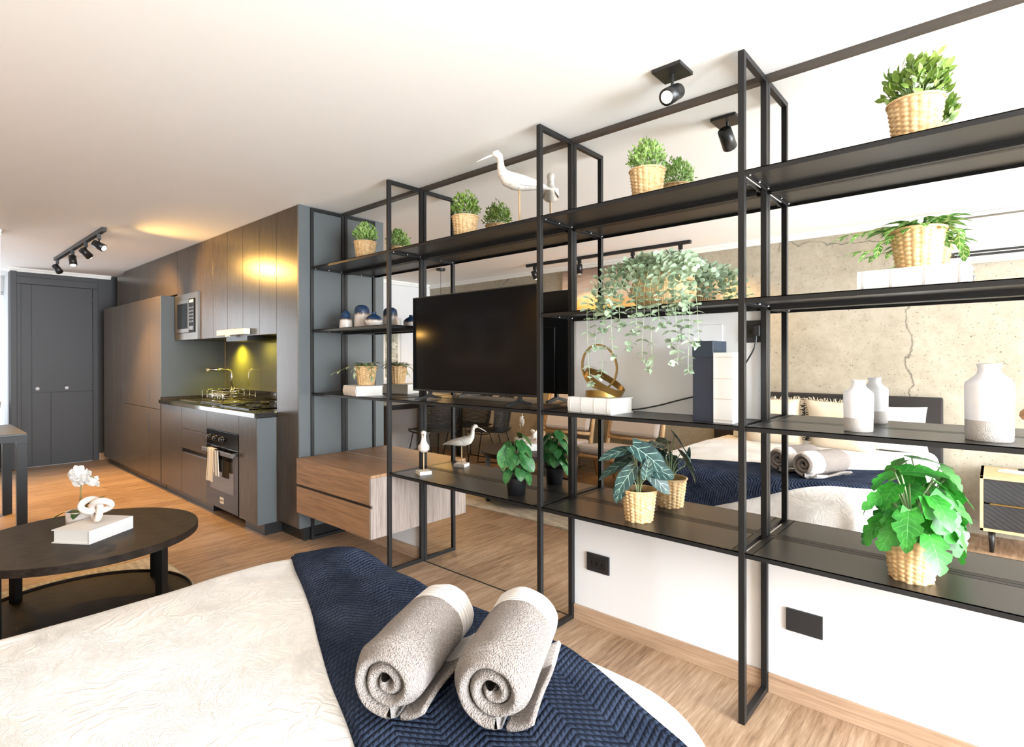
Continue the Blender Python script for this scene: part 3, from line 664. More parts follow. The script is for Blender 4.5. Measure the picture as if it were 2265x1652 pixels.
# ------------------------------------------------------------------ television
t = thing('television', (-2.16, -.15, 1.06), 'large black flat screen television on the middle shelf', 'television')
tx0, tx1, tz0, tz1, ty = -2.665, -1.683, 1.108, 1.672, -.165
MB().box(tx0, tx1, ty, ty + .022, tz0, tz1).box(tx0 + .12, tx1 - .12, ty + .022, ty + .045, tz0 + .02, tz1 - .2).build('body', M['black_plastic'], t, bevel=.003)
MB().box(tx0 + .006, tx1 - .006, ty - .0012, ty - .0002, tz0 + .012, tz1 - .006).build('screen', M['screen'], t)
for x in (tx0 + .15, tx1 - .13):
    b = MB()
    b.tube([(x, ty + .01, 1.11), (x, ty + .01, 1.082)], [.012, .014], 4, rect=True)
    b.tube([(x, ty + .01, 1.084), (x, ty - .06, 1.071), (x, ty - .098, 1.0665)], [.012, .011, .007], 4, rect=True)
    b.tube([(x, ty + .01, 1.084), (x, ty + .06, 1.071), (x, ty + .098, 1.0665)], [.012, .011, .007], 4, rect=True)
    b.build('stand_foot', M['black_plastic'], t)

# ------------------------------------------------------------------ books
def book(name, cx, cyy, z, w, d, h, rz, label, cat='book', stitched=True, mcov='cloth_cover', group=None):
    """lying book, spine along -y side"""
    t = thing(name, (cx, cyy, z), label, cat, group)
    o = Vector((cx, cyy, z))
    def bx(x0, x1, y0, y1, z0, z1): return MB().box(cx + x0, cx + x1, cyy + y0, cyy + y1, z + z0, z + z1)
    c = MB(); c.box(cx - w / 2, cx + w / 2, cyy - d / 2, cyy + d / 2, z, z + .003).box(cx - w / 2, cx + w / 2, cyy - d / 2, cyy + d / 2, z + h - .003, z + h)
    # rounded spine
    prof = [(cyy - d / 2 - .006 * math.sin(PI * k / 8), z + h * k / 8) for k in range(9)]
    vs = []; fs = []
    for (yy, zz) in prof: vs += [(cx - w / 2, yy, zz), (cx + w / 2, yy, zz)]
    n0 = len(vs)
    for (yy, zz) in prof: vs += [(cx - w / 2, yy + .003, zz), (cx + w / 2, yy + .003, zz)]
    for k in range(8): fs.append((2 * k, 2 * k + 1, 2 * k + 3, 2 * k + 2)); fs.append((n0 + 2 * k + 2, n0 + 2 * k + 3, n0 + 2 * k + 1, n0 + 2 * k))
    for k in range(8): fs.append((2 * k, 2 * k + 2, n0 + 2 * k + 2, n0 + 2 * k)); fs.append((2 * k + 1, n0 + 2 * k + 1, n0 + 2 * k + 3, 2 * k + 3))
    c.add(vs, fs)
    c.build('cover', M[mcov], t)
    bx(-w / 2 + .004, w / 2 - .004, -d / 2 + .003, d / 2 - .006, .0032, h - .0032).build('pages', M['paper'], t)
    if stitched:
        for fx in (-.44, -.17, .13, .43):
            s = MB()
            for e_ in (-.0015, .0015):
                s.tube([(cx + fx * w + e_, yy - .0006, zz) for (yy, zz) in prof], .0007, 5)
            s.build('spine_stitching', M['stitch'], t, True)
    t.rotation_euler.z = rz
    return t
book('closed_book', -3.195, -.165, ZS[3], .24, .185, .065, R(-12), 'thick white cloth book under the trailing plant, at the left end of the middle shelf')
book('closed_book', -1.345, -.14, ZS[3], .235, .17, .068, R(-4), 'thick white stitched book lying under the gold sculpture', stitched=True)
book('closed_book', -.19, -.165, ZS[2], .27, .18, .058, R(-3), 'thick white stitched book under the plant on the upper right shelf')
# standing box and book
t = thing('storage_box', (-.83, -.13, ZS[3]), 'tall dark navy box standing on the middle shelf by the upright', 'box')
MB().box(-.878, -.800, -.221, -.085, ZS[3], ZS[3] + .305).build('box_body', M['dark_box'], t, bevel=.002)
o = MB().box(-.8795, -.7985, -.2225, -.0835, ZS[3] + .245, ZS[3] + .307).build('lid', mat('navy_lid', (.016, .026, .042), .5), t, bevel=.002); o['label'] = 'slightly bluer lid'
t = thing('standing_book', (-.76, -.15, ZS[3]), 'white stitched book standing upright against the dark navy box', 'book')
q0, q1 = -.7965, -.7255
MB().box(q0, q1, -.224, -.221, ZS[3], ZS[3] + .262).box(q0, q0 + .003, -.221, -.08, ZS[3], ZS[3] + .262).box(q1 - .003, q1, -.221, -.08, ZS[3], ZS[3] + .262).build('cover', M['cloth_cover'], t)
MB().box(q0 + .0035, q1 - .0035, -.2205, -.084, ZS[3] + .003, ZS[3] + .258).build('pages', M['paper'], t)
for z in (.012, .09, .165, .245): MB().tube([(q0 + .001, -.2246, ZS[3] + z), (q1 - .001, -.2246, ZS[3] + z)], .0012, 5).build('spine_stitching', M['stitch'], t)

# ------------------------------------------------------------------ leaves and plants
def leaf(mb, base, d, nrm, L, W, shape='ovate', bend=.3, cup=.2, nu=2, nv=5):
    d = Vector(d).normalized(); nrm = Vector(nrm); nrm = (nrm - d * nrm.dot(d))
    if nrm.length < 1e-4: nrm = d.orthogonal()
    nrm.normalize(); sd_ = d.cross(nrm); base = Vector(base)
    vs = []; uv = []; fs = []
    for j in range(nv + 1):
        t_ = j / nv
        if shape == 'ovate': wd = math.sin(PI * min(1, t_ ** .8 * .98 + .02)) ** .8
        elif shape == 'round': wd = math.sqrt(max(0, 1 - (2 * t_ - 1) ** 2)) if 0 < t_ < 1 else .05
        elif shape == 'heart': wd = (math.sin(PI * (t_ * .80 + .17)) ** .75) if t_ < 1 else 0
        elif shape == 'long': wd = math.sin(PI * (t_ * .93 + .06)) ** .6
        elif shape == 'monstera': wd = ((math.sin(PI * (t_ * .80 + .17)) ** .75) if t_ < 1 else 0) * (1 - .38 * (j in (5, 9)))
        else: wd = math.sin(PI * t_)
        ang = bend * t_
        c = base + d * (L * t_ * math.cos(ang * .6)) - nrm * (L * t_ * math.sin(ang) * .8)
        lob = -.10 * L if shape in ('heart', 'monstera') and j == 0 else 0
        for i in range(-nu, nu + 1):
            s = i / nu
            p = c + sd_ * (s * wd * W / 2) + nrm * (cup * W * .5 * (abs(s) ** 1.5) * wd) + d * (lob * abs(s))
            vs.append(p); uv.append((.5 + s * .5, t_))
    k = 2 * nu + 1
    for j in range(nv):
        for i in range(k - 1): a = j * k + i; fs.append((a, a + 1, a + k + 1, a + k))
    mb.add(vs, fs, uv)
def rvec(r_): 
    while True:
        v = Vector((r_.uniform(-1, 1), r_.uniform(-1, 1), r_.uniform(-1, 1)))
        if .05 < v.length < 1: return v.normalized()
def weave_pot(mb, R0, R1, h, nc=18, nr=9, amp=.0062, sx=1, sy=1, z0=0):
    U_, V_ = nc * 6, nr * 4
    def fn(u, v):
        c_ = u * nc; odd = int(c_ + .5) % 2
        rr = R0 + (R1 - R0) * v
        hw = abs(math.sin(PI * (v * nr + (.5 if int(math.floor(c_)) % 2 else 0)))) ** .7
        cw = abs(math.sin(PI * (c_ % 1))) ** .5
        d_ = amp * (hw * cw - .62)
        if v > .985: d_ = amp * .3
        a = 2 * PI * u
        return ((rr + d_) * math.cos(a) * sx, (rr + d_) * math.sin(a) * sy, z0 + h * v)
    n0 = len(mb.f); mb.grid(fn, U_, V_)
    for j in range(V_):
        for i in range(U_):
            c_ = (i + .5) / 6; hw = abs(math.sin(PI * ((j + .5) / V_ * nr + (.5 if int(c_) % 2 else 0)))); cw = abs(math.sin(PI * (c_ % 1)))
            if hw < .36 and cw < .55: mb.mi[n0 + j * U_ + i] = 1  # recessed gap faces take the painted shade colour
    # rim roll and inner wall and bottom
    n = 48
    mb.tube([(R1 * math.cos(2 * PI * k / n) * sx, R1 * math.sin(2 * PI * k / n) * sy, z0 + h) for k in range(n)], .0045, 8, closed=True)
    mb.lathe([(R1 - .004, z0 + h), (R0 - .004, z0 + .006), (0, z0 + .006)], (0, 0, 0), n, sx, sy)
    mb.lathe([(0, z0 + .0002), (R0 - .001, z0 + .0002)], (0, 0, 0), n, sx, sy)
    return mb
pot_me = {}
def basket(t, R0=.058, R1=.074, h=.130):
    k = (R0, R1, h)
    if k not in pot_me:
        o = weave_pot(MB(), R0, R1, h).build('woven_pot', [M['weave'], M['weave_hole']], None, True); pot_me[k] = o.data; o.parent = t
    else:
        o = bpy.data.objects.new('woven_pot', pot_me[k]); col.objects.link(o); o.parent = t
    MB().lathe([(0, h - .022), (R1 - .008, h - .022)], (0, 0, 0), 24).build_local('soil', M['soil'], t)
    return o
def build_local(s, name, m, parent, smooth=False):
    o = s.build(name, m, None, smooth); o.parent = parent; o.location = (0, 0, 0); return o
MB.build_local = build_local

def bushy(loc, label, seed, n=620, rad=.078, hgt=.10, leafL=.018, mname='box_leaf', cz=.03, droop=0, rz=0):
    t = thing('potted_bush', loc, label, 'plant', 'potted plants on the top shelf')
    basket(t); r_ = random.Random(seed); fo = MB(); st = MB()
    for k in range(n):
        v = rvec(r_); v.z = abs(v.z) * 1.0 if r_.random() < .8 else v.z * .25
        q_ = Vector((v.x * rad, v.y * rad, v.z * hgt)) * (r_.uniform(.55, 1.02))
        wob = 1 + .16 * noise.noise(v * 2.6 + Vector((seed, 0, 0)))
        p = q_ * wob + Vector((0, 0, .130 + cz))
        if p.z < .132 and q_.xy.length < .078: continue
        d_ = (v + Vector((0, 0, .6)) + rvec(r_) * .7)
        L_ = leafL * r_.uniform(.75, 1.25)
        leaf(fo, p, d_, v + rvec(r_) * .5, L_, L_ * .55, 'ovate', .3, .2, 1, 3)
    for k in range(26):
        v = rvec(r_); v.z = abs(v.z); p = Vector((v.x * rad, v.y * rad, v.z * hgt + .13 + cz)) * .95
        st.tube([(v.x * .02, v.y * .02, .108), (p.x * .5, p.y * .5, .10 + p.z * .35), p], .0012, 4)
    fo.build_local('foliage', M[mname], t, True); st.build_local('stems', M['stem'], t, True); t.rotation_euler.z = rz
    return t
bushy((-3.214, -.135, ZS[1]), 'pale green bush in a woven pot, leftmost on the top shelf', 1, mname='box_leaf_light', leafL=.019)
bushy((-2.232, -.135, ZS[1]), 'deep green bush in a woven pot on the top shelf, left of the wooden bird', 2, hgt=.105, rad=.082)
p2 = bushy((-1.111, -.140, ZS[1]), 'bright green bush in a woven pot on the top shelf, above the hanging eucalyptus', 3, mname='box_leaf_light', leafL=.016, n=760)
p3 = bushy((-.19, -.150, ZS[1]), 'large leaved green bush in a woven pot on the top shelf, at the far right', 4, n=330, leafL=.032, hgt=.10, rad=.088)

# trailing variegated plants on books
def trailing(loc, label, seed, mname, L0=.055, n=46, trails=(), pot=(.054, .072, .125)):
    t = thing('trailing_plant', loc, label, 'plant'); basket(t, *pot); r_ = random.Random(seed); fo = MB(); st = MB(); h = pot[2]
    for k in range(n):
        a = r_.uniform(0, 2 * PI); rr = r_.uniform(.01, pot[1] * .95)
        p = Vector((rr * math.cos(a), rr * math.sin(a), h + r_.uniform(-.004, .022)))
        d_ = Vector((math.cos(a), math.sin(a), r_.uniform(.0, .7)))
        leaf(fo, p, d_, (0, 0, 1), L0 * r_.uniform(.7, 1.2), L0 * .5, 'ovate', .7, .25, 2, 4)
        st.tube([(p.x * .3, p.y * .3, h - .02), p], .0012, 4)
    for tr in trails:
        pts = spline(tr, 5); st.tube(pts, .0013, 5)
        for i in range(2, len(pts), 3):
            d0 = (pts[min(i + 1, len(pts) - 1)] - pts[i - 1]).normalized(); sdv = d0.cross(Vector((0, 0, 1)))
            if sdv.length < .1: sdv = Vector((1, 0, 0))
            leaf(fo, pts[i], d0 + sdv.normalized() * (.8 if i % 2 else -.8), (0, 0, 1), L0 * .7, L0 * .33, 'ovate', .5, .2, 2, 4)
        leaf(fo, pts[-1], pts[-1] - pts[-3], (0, 0, 1), L0 * .8, L0 * .26, 'ovate', .3, .2, 2, 4)
    fo.build_local('foliage', M[mname], t, True); st.build_local('stems', M['stem_brown'], t, True); return t
trailing((-3.217, -.128, ZS[3] + .0655), 'small trailing cream and green plant in a woven pot, on the left white book', 11, 'hoya_leaf',
         trails=([(-.05, -.05, .13), (-.09, -.08, .125), (-.14, -.11, .10), (-.175, -.13, .085)], [(.05, .0, .13), (.10, -.03, .12), (.14, -.05, .09), (.15, -.06, .06)], [(-.03, -.06, .13), (-.02, -.085, .11), (0, -.095, .08)]))
trailing((-.185, -.150, ZS[2] + .0585), 'trailing yellow edged plant in a woven pot, on the upper right white book', 12, 'fern_leaf', .078, 44,
         trails=([(-.05, -.04, .13), (-.08, -.06, .135), (-.12, -.07, .128), (-.165, -.08, .122)], [(-.05, -.04, .12), (-.075, -.055, .10), (-.10, -.07, .07), (-.13, -.08, .065)], [(.05, .0, .13), (.09, -.0, .12), (.10, 0, .09)]))

# eucalyptus in round basket
t = thing('hanging_eucalyptus', (-1.04, -.14, ZS[2]), 'grey green eucalyptus spilling out of a round woven basket over the shelf edge', 'plant')
def bk(u, v):
    a = 2 * PI * u; ph = v * 1.0
    rr = .105 * (math.sin(PI * (.24 + .56 * ph)) ** .8) * 1.08
    wv = .003 * math.sin((u * 44 + v * 12) * 2 * PI) * math.sin((u * 44 - v * 12) * 2 * PI)
    return ((rr + wv) * math.cos(a) * 1.22, (rr + wv) * math.sin(a) * .93, .150 * v + .001)
b = MB(); b.grid(bk, 264, 44); b.lathe([(0, .001), (.072, .001)], (0, 0, 0), 32, 1.22, .93); b.build_local('woven_basket', M['weave'], t, True)
MB().lathe([(0, .13), (.085, .13)], (0, 0, 0), 24, 1.22, .93).build_local('soil', M['soil'], t)
r_ = random.Random(5); fo = MB(); st = MB()
def strand(pts, lf=.032, step=2):
    pts = spline(pts, 7); st.tube(pts, .0009, 4)
    for i in range(2, len(pts), step):
        d0 = (pts[min(i + 1, len(pts) - 1)] - pts[i - 1]).normalized(); a = r_.uniform(0, PI)
        s1 = d0.orthogonal().normalized(); s2 = d0.cross(s1); sv = s1 * math.cos(a) + s2 * math.sin(a)
        sz = lf * r_.uniform(.75, 1.2) * (1 if i < len(pts) * .8 else .75)
        for sg in (-1, 1): leaf(fo, pts[i], sv * sg + d0 * .35 + Vector((0, 0, .15)), d0 * -1 + rvec(r_) * .5, sz, sz * .85, 'round', .2, .15, 2, 4)
hang = [(-.265, .36), (-.235, .20), (-.20, .33), (-.17, .13), (-.14, .24), (-.105, .11), (-.06, .21), (-.03, .145), (.0, .27), (.03, .30), (.06, .12), (.10, .20), (.135, .27), (.155, .17), (.19, .30), (.215, .20), (-.21, .02), (-.15, .03), (.12, .05), (.18, .02)]
for (hx, dz) in hang:
    x0_ = hx * .42; yy = -.145 - r_.uniform(.0, .03)
    strand([(x0_ * .6, -.02, .13), (x0_, -.07, .175 + r_.uniform(-.01, .02)), (hx * .8, -.115, .155), (hx * .95, yy, .06), (hx, yy - .004, -.04 if dz > .15 else .0), (hx + r_.uniform(-.015, .015), yy, -dz * .75), (hx + r_.uniform(-.02, .02), yy + .0, -dz + .035)], .030, 2)
for k in range(46):
    a = r_.uniform(0, 2 * PI); rr = r_.uniform(.06, .20); zz = r_.uniform(.10, .19) if rr < .14 else r_.uniform(.06, .15)
    ex, ey = rr * 1.25 * math.cos(a), max(-.14, min(.115, rr * math.sin(a) * .8))
    strand([(ex * .2, ey * .2, .13), (ex * .6, ey * .6, zz * .55 + .12), (ex, ey, zz)], .031)
for (hx, dz) in ((.12, .02), (.16, .03), (.05, .0)):
    strand([(hx * .4, .02, .13), (hx * .9, .06, .16), (hx * 1.1, .10, .11), (hx * 1.15, .115, dz + .02)], .03)
fo.build_local('foliage', M['euca_leaf'], t, True); st.build_local('stems', M['stem'], t, True)

# big leaf plants
def bigleaf(name, loc, label, leaves, mname, shape, stemm='stem', pot='weave', stemr=.0024, nv=9, nu=3):
    t = thing(name, loc, label, 'plant')
    if pot == 'weave': basket(t); top = .108
    else:
        prof = [(0, .001), (.044, .001), (.052, .085), (.0525, .090), (.058, .091), (.060, .122), (.0575, .124), (.055, .118), (.050, .105), (0, .105)]
        MB().lathe(prof, (0, 0, 0), 40).build_local('plastic_pot', M['blackpot'], t, True)
        MB().lathe([(0, .106), (.05, .106)], (0, 0, 0), 24).build_local('soil', M['soil'], t); top = .10
    fo = MB(); st = MB()
    for (p, d_, nn, L_, W_, bd) in leaves:
        p = Vector(p); leaf(fo, p, d_, nn, L_, W_, shape, bd, .12, nu, nv)
        st.tube(spline([(p.x * .12, p.y * .12, top), (p.x * .35, p.y * .35, top + (p.z - top) * .6), p], 5), stemr, 6)
    fo.build_local('foliage', M[mname], t, True); st.build_local('stems', M[stemm], t, True); return t
# right vector in picture is (.75,.66), towards camera is (.66,-.75) roughly
def V3(r__, f__, z__): return Vector((.749 * r__ + .663 * f__, .663 * r__ - .749 * f__, z__))   # right, towards camera, up
alo = [(V3(-.03, .03, .27), V3(.85, .25, -.55), V3(.1, .8, .65), .15, .085, .25), (V3(.01, .04, .20), V3(.9, .2, -.30), V3(.0, .8, .6), .11, .07, .2), (V3(.02, .05, .185), V3(.75, .3, -.8), V3(.1, .9, .3), .11, .055, .2),
       (V3(-.03, .0, .25), V3(-.9, .1, -.12), V3(0, .5, .9), .12, .05, .3), (V3(-.03, -.02, .20), V3(-.8, -.1, -.3), V3(0, .3, .9), .13, .06, .3), (V3(-.02, .02, .19), V3(-.75, .2, -.9), V3(-.4, .8, .2), .12, .06, .3),
       (V3(-.05, .01, .16), V3(-.5, .2, -1), V3(-.5, .9, .2), .11, .05, .3), (V3(.01, .06, .15), V3(.1, .25, .9), V3(0, .9, -.2), .075, .042, .1), (V3(.03, -.06, .25), V3(.7, -.4, .1), V3(0, .3, 1), .12, .06, .4), (V3(.0, -.08, .24), V3(.2, -.9, -.5), V3(0, -.4, 1), .12, .07, .3),
       (V3(.03, -.05, .22), V3(.6, -.7, -.5), V3(.3, -.3, 1), .12, .065, .3), (V3(-.02, -.05, .22), V3(-.3, -.9, -.3), V3(0, -.2, 1), .12, .06, .3)]
alo = [(p * 1.12 + Vector((0, 0, .02)), d_, n_, L_ * 1.22, W_ * 1.25, b_) for (p, d_, n_, L_, W_, b_) in alo]
bigleaf('alocasia_plant', (-1.146, -.150, ZS[4]), 'dark green plant with white veined leaves in a woven pot, lower shelf', alo, 'alo_leaf', 'heart', nv=12)
r_ = random.Random(21); cal = []
for k in range(30):
    a = k * 2.399; el = .1 + .9 * (k / 30); rr = .045 * (1.25 - .5 * el)
    p = Vector((rr * math.cos(a), rr * math.sin(a), .12 + .16 * el + r_.uniform(-.02, .02)))
    cal.append((p, Vector((math.cos(a), math.sin(a), -.55 - .4 * (1 - el))), Vector((math.cos(a) * .7, math.sin(a) * .7, .9)), .072 * r_.uniform(.8, 1.15), .056, .45))
cal.append((V3(-.04, .04, .24), V3(-.35, .4, -.85), V3(-.1, .9, .3), .105, .085, .2)); cal.append((V3(.03, .05, .20), V3(.6, .3, -.7), V3(.2, .9, .4), .095, .07, .2))
bigleaf('heart_leaf_plant', (-1.833, -.160, ZS[4]), 'leafy green heart leaved plant in a small black plastic pot', cal, 'cal_leaf', 'heart', pot='black')
mon = []
for k in range(15):
    a = k * 2.399 + .5; el = (k + .5) / 15; rr = .05 + .05 * (1 - el)
    p = Vector((rr * math.cos(a), rr * math.sin(a), .13 + .20 * el))
    mon.append((p, Vector((math.cos(a), math.sin(a), -.5 - .5 * (1 - el))), Vector((math.cos(a) * .6, math.sin(a) * .6, 1)), .105 * r_.uniform(.85, 1.15), .082, .5))
mon += [(V3(.01, .06, .27), V3(.35, .35, -.85), V3(.2, .95, .25), .145, .125, .15), (V3(.06, .05, .20), V3(.35, .25, -.95), V3(.3, .95, .2), .12, .095, .15), (V3(-.05, .06, .23), V3(-.2, .2, -1), V3(-.4, .9, .2), .13, .06, .15), (V3(-.06, .03, .20), V3(-.55, .1, -.9), V3(-.3, .9, .5), .12, .08, .3),
        (V3(-.02, -.02, .33), V3(.85, .2, .05), V3(0, .3, 1), .14, .09, .2), (V3(-.05, 0, .28), V3(-.8, .2, -.25), V3(0, .5, 1), .13, .055, .3), (V3(.07, .02, .27), V3(.6, .3, -.5), V3(.3, .6, 1), .12, .09, .2), (V3(.02, .05, .20), V3(-.1, .3, -1), V3(0, .9, .2), .10, .075, .2)]
bigleaf('monstera_plant', (-.200, -.155, ZS[4]), 'bright green split leaf plant in a woven pot, lower right shelf', mon, 'mon_leaf', 'monstera', nv=12)

# ------------------------------------------------------------------ wading birds
def bird(loc, label, L, head_h, pole_h, rz, sc, base):
    t = thing('wooden_bird', loc, label, 'bird figure')
    def S(x, z): return (x * sc, 0, pole_h + (z + .045) * sc)
    body = [(-.52, .02, .008), (-.40, .05, .04), (-.25, .075, .075), (-.08, .09, .11), (.08, .11, .125), (.20, .15, .115), (.275, .235, .078), (.30, .33, .055), (.305, .42, .047), (.325, .485, .055), (.365, .52, .058), (.41, .515, .045), (.44, .50, .02)]
    b = MB(); b.tube([S(x, z) for x, z, r0 in body], [r0 * sc * 1.18 for _, _, r0 in body], 16, sq=.9, up=(0, 1, 0)); b.build_local('body', M['bird'], t, True)
    b = MB(); b.tube([S(.42, .505), S(.56, .44), S(.68, .375)], [.018 * sc, .012 * sc, .004 * sc], 8); b.build_local('beak', M['bird'], t, True)
    for s in (-1, 1):
        b = MB()
        def wf(u, v, s=s):
            x = .15 - .55 * u; z = .09 - .02 * u + (v - .5) * .13 * math.sin(PI * min(1, u * .9 + .1)); return (x * sc, s * (.128 * sc * math.sin(PI * min(1, max(.04, .78 - .72 * u))) + .004), pole_h + (z + .045) * sc)
        b.grid(wf, 10, 6); b.build_local('wing', M['bird'], t, True)
    MB().cyl((0, 0, .018 if base else 0), (0, 0, pole_h + .03 * sc), .0042 if base else .005, n=10).build_local('pole', M['dowel'], t, True)
    if base:
        bb = MB().obox((0, 0, .0105), (.075, .075, .02), Matrix.Rotation(R(20), 3, 'Z')).build_local('base_block', M['bird'], t)
    else: MB().obox((0, 0, .008), (.09, .07, .0155), Matrix.Identity(3)).build_local('base_block', M['bird'], t)
    t.rotation_euler.z = rz; return t
bird((-2.575, -.155, ZS[4]), 'small white wooden wading bird facing the room, on the lower left shelf', .2, .9, .125, math.atan2(-.63, .77), .235, True)
bird((-1.835, -.130, ZS[1]), 'larger pale wooden wading bird in profile on the top shelf', .3, .4, .195, math.atan2(-.80, -.60), .325, False)

# ------------------------------------------------------------------ blue and white vases
def vase(loc, label, prof, m_, h, name='glazed_vase', group='small blue and white vases', n=40):
    t = MB().lathe(prof, (0, 0, 0), n).build(name, m_, None, True); t.location = loc; tag(t, label, 'vase', group); return t
BL, TA, WH = (.012, .035, .085), (.32, .22, .14), (.70, .64, .60)
g1 = glaze('glaze_low', .124, .50, BL, TA, WH); g2 = glaze('glaze_tall', .160, .60, BL, TA, WH); g3 = glaze('glaze_squat', .098, .46, BL, TA, WH)
vase((-3.375, -.185, ZS[2]), 'small tapered white vase with a narrow blue glazed dome, leftmost of three', [(0, 0), (.044, 0), (.045, .004), (.040, .062), (.037, .068), (.031, .071), (.033, .092), (.029, .108), (.020, .116), (.017, .122), (.014, .124), (.012, .118), (0, .10)], g1, .124)
vase((-3.281, -.118, ZS[2]), 'tallest cylindrical vase with white body and blue glazed shoulder', [(0, 0), (.051, 0), (.052, .005), (.051, .10), (.050, .118), (.049, .132), (.043, .148), (.030, .156), (.024, .160), (.020, .160), (.018, .152), (0, .13)], g2, .160)
vase((-3.086, -.155, ZS[2]), 'squat round vase with blue glazed top and brown drips', [(0, 0), (.036, 0), (.050, .018), (.057, .038), (.054, .055), (.040, .072), (.022, .082), (.015, .087), (.016, .094), (.019, .098), (.014, .098), (.011, .088), (0, .07)], g3, .098)
# stoneware bottles
def stoneware(loc, s, label):
    t = thing('stoneware_bottle', loc, label, 'vase', 'white and grey stoneware bottles')
    MB().lathe([(r0 * s, z * s) for r0, z in [(0, 0), (.235, 0), (.245, .012), (.248, .10), (.25, .27)]], (0, 0, 0), 48).build_local('textured_base', M['stone_grey'], t, True)
    MB().lathe([(r0 * s, z * s) for r0, z in [(.25, .27), (.253, .40), (.255, .72), (.245, .76), (.20, .80), (.14, .855), (.118, .90), (.118, .95), (.128, .985), (.136, 1.0), (.112, 1.0), (.10, .96), (.10, .86), (0, .8)]], (0, 0, 0), 48).build_local('white_body', M['stone_white'], t, True)
    return t
stoneware((-.341, -.160, ZS[3]), .168, 'smaller white stoneware bottle with grey textured base, nearer the upright')
stoneware((-.017, -.150, ZS[3]), .222, 'larger white stoneware bottle with grey textured base, at the far right')

# ------------------------------------------------------------------ gold sculpture
t = thing('gold_sculpture', (-1.34, -.14, ZS[3] + .0685), 'antique gold sculpture of two interlocked band loops on a white book', 'sculpture')
def band(mb, c, u, v, a_, b_, wdt, thk, n=64, a0=0, a1=2 * PI, tw=0):
    c, u, v = Vector(c), Vector(u).normalized(), Vector(v).normalized(); wv = u.cross(v).normalized(); vs = []; fs = []
    full = abs(a1 - a0 - 2 * PI) < 1e-6; m_ = n if full else n + 1
    for k in range(m_):
        a = a0 + (a1 - a0) * k / n; rad = u * math.cos(a) + v * math.sin(a)
        p = c + u * (a_ * math.cos(a)) + v * (b_ * math.sin(a)); nn = (u * (math.cos(a) / a_) + v * (math.sin(a) / b_)).normalized()
        for (sw_, st_) in ((-1, -1), (1, -1), (1, 1), (-1, 1)): vs.append(p + wv * (sw_ * wdt / 2) + nn * (st_ * thk / 2))
    for k in range(n if full else n):
        j = (k + 1) % m_
        for e_ in range(4): fs.append((k * 4 + e_, k * 4 + (e_ + 1) % 4, j * 4 + (e_ + 1) % 4, j * 4 + e_))
    mb.add(vs, fs)
b = MB(); band(b, V3(-.008, .0, .135), V3(1, .38, .06), V3(-.10, 0, 1), .078, .100, .024, .007); b.build_local('upright_loop', M['gold'], t)
b = MB(); band(b, V3(.012, .005, .066), V3(.86, .25, -.50), V3(.25, -.85, .30), .096, .062, .028, .007); b.build_local('tilted_loop', M['gold'], t)
b = MB(); band(b, V3(.008, .005, .0145), V3(1, .1, 0), V3(.1, -1, 0), .076, .052, .027, .006); b.build_local('base_loop', M['gold'], t)

# ------------------------------------------------------------------ bed
BX0, BX1, BYF, BYH, BZ = -1.97, -.33, -1.13, -2.98, .585
RC = .22; ER = .075
def bed_pt(x, y, lift=0, flare=0):
    """map a flat cloth coordinate onto the mattress with overhang"""
    ix0, ix1, iy1 = BX0 + ER + RC, BX1 - ER - RC, BYF - ER - RC
    cx_, cy2 = min(max(x, ix0), ix1), min(y, iy1)
    dx, dy = x - cx_, y - cy2; dd = math.hypot(dx, dy)
    bump = .012 * noise.noise(Vector((x * 2.2, y * 2.2, 3))) + .005 * noise.noise(Vector((x * 7, y * 7, 9)))
    if dd <= RC: return Vector((x, y, BZ + bump + lift))
    ux, uy = dx / dd, dy / dd; s = dd - RC; r_ = ER + lift
    q = PI / 2 * ER
    if s < q:
        a = s / ER; hx = RC + r_ * math.sin(a); z = BZ - ER + r_ * math.cos(a)
        return Vector((cx_ + ux * hx, cy2 + uy * hx, z + bump * (1 - s / q)))
    e = s - q; ang = math.atan2(uy, ux)
    per = (cx_ * -uy + cy2 * ux) * 1.0 + ang * .25
    rip = .016 * math.sin((cx_ * 1.0 + cy2 * 1.3 + ang * .8) * 17) * min(1, e / .2) + .010 * noise.noise(Vector((cx_ * 5, cy2 * 5, e * 3)))
    fl = (.14 + .22 * max(0, ux)) * e
    hx = RC + r_ + fl + rip
    return Vector((cx_ + ux * hx, cy2 + uy * hx, BZ - ER - e * .97))
bed = thing('double_bed', (-1.15, -2.05, 0), 'double bed with white damask duvet in the foreground', 'bed')
hang_ = .46
b = MB(); nx, ny = 150, 150
def duv(u, v):
    x = BX0 - hang_ + (BX1 - BX0 + 2 * hang_) * u; y = BYH + (BYF + hang_ - BYH) * v
    return bed_pt(x, y)
vs = b.grid(duv, nx, ny, uvs=(2.6, 2.4)); b.build('duvet', M['damask'], bed, True)
MB().box(BX0 + .1, BX1 - .1, BYH, BYF - .1, .12, .52).build('mattress', M['pillow'], bed, bevel=.03)
b = MB()
for x in (BX0 + .15, BX1 - .15):
    for y in (BYF - .2, BYH + .2): b.box(x - .03, x + .03, y - .03, y + .03, 0, .12)
for k, x in enumerate((BX0 + .15, BX1 - .15)):
    for y in (BYF - .2, BYH + .2): MB().box(x - .03, x + .03, y - .03, y + .03, 0, .119).build('leg', M['black_plastic'], bed)
hb = MB().box(-2.05, -.305, -3.045, -2.99, .1, 1.0).build('headboard', M['headboard'], bed, bevel=.012)
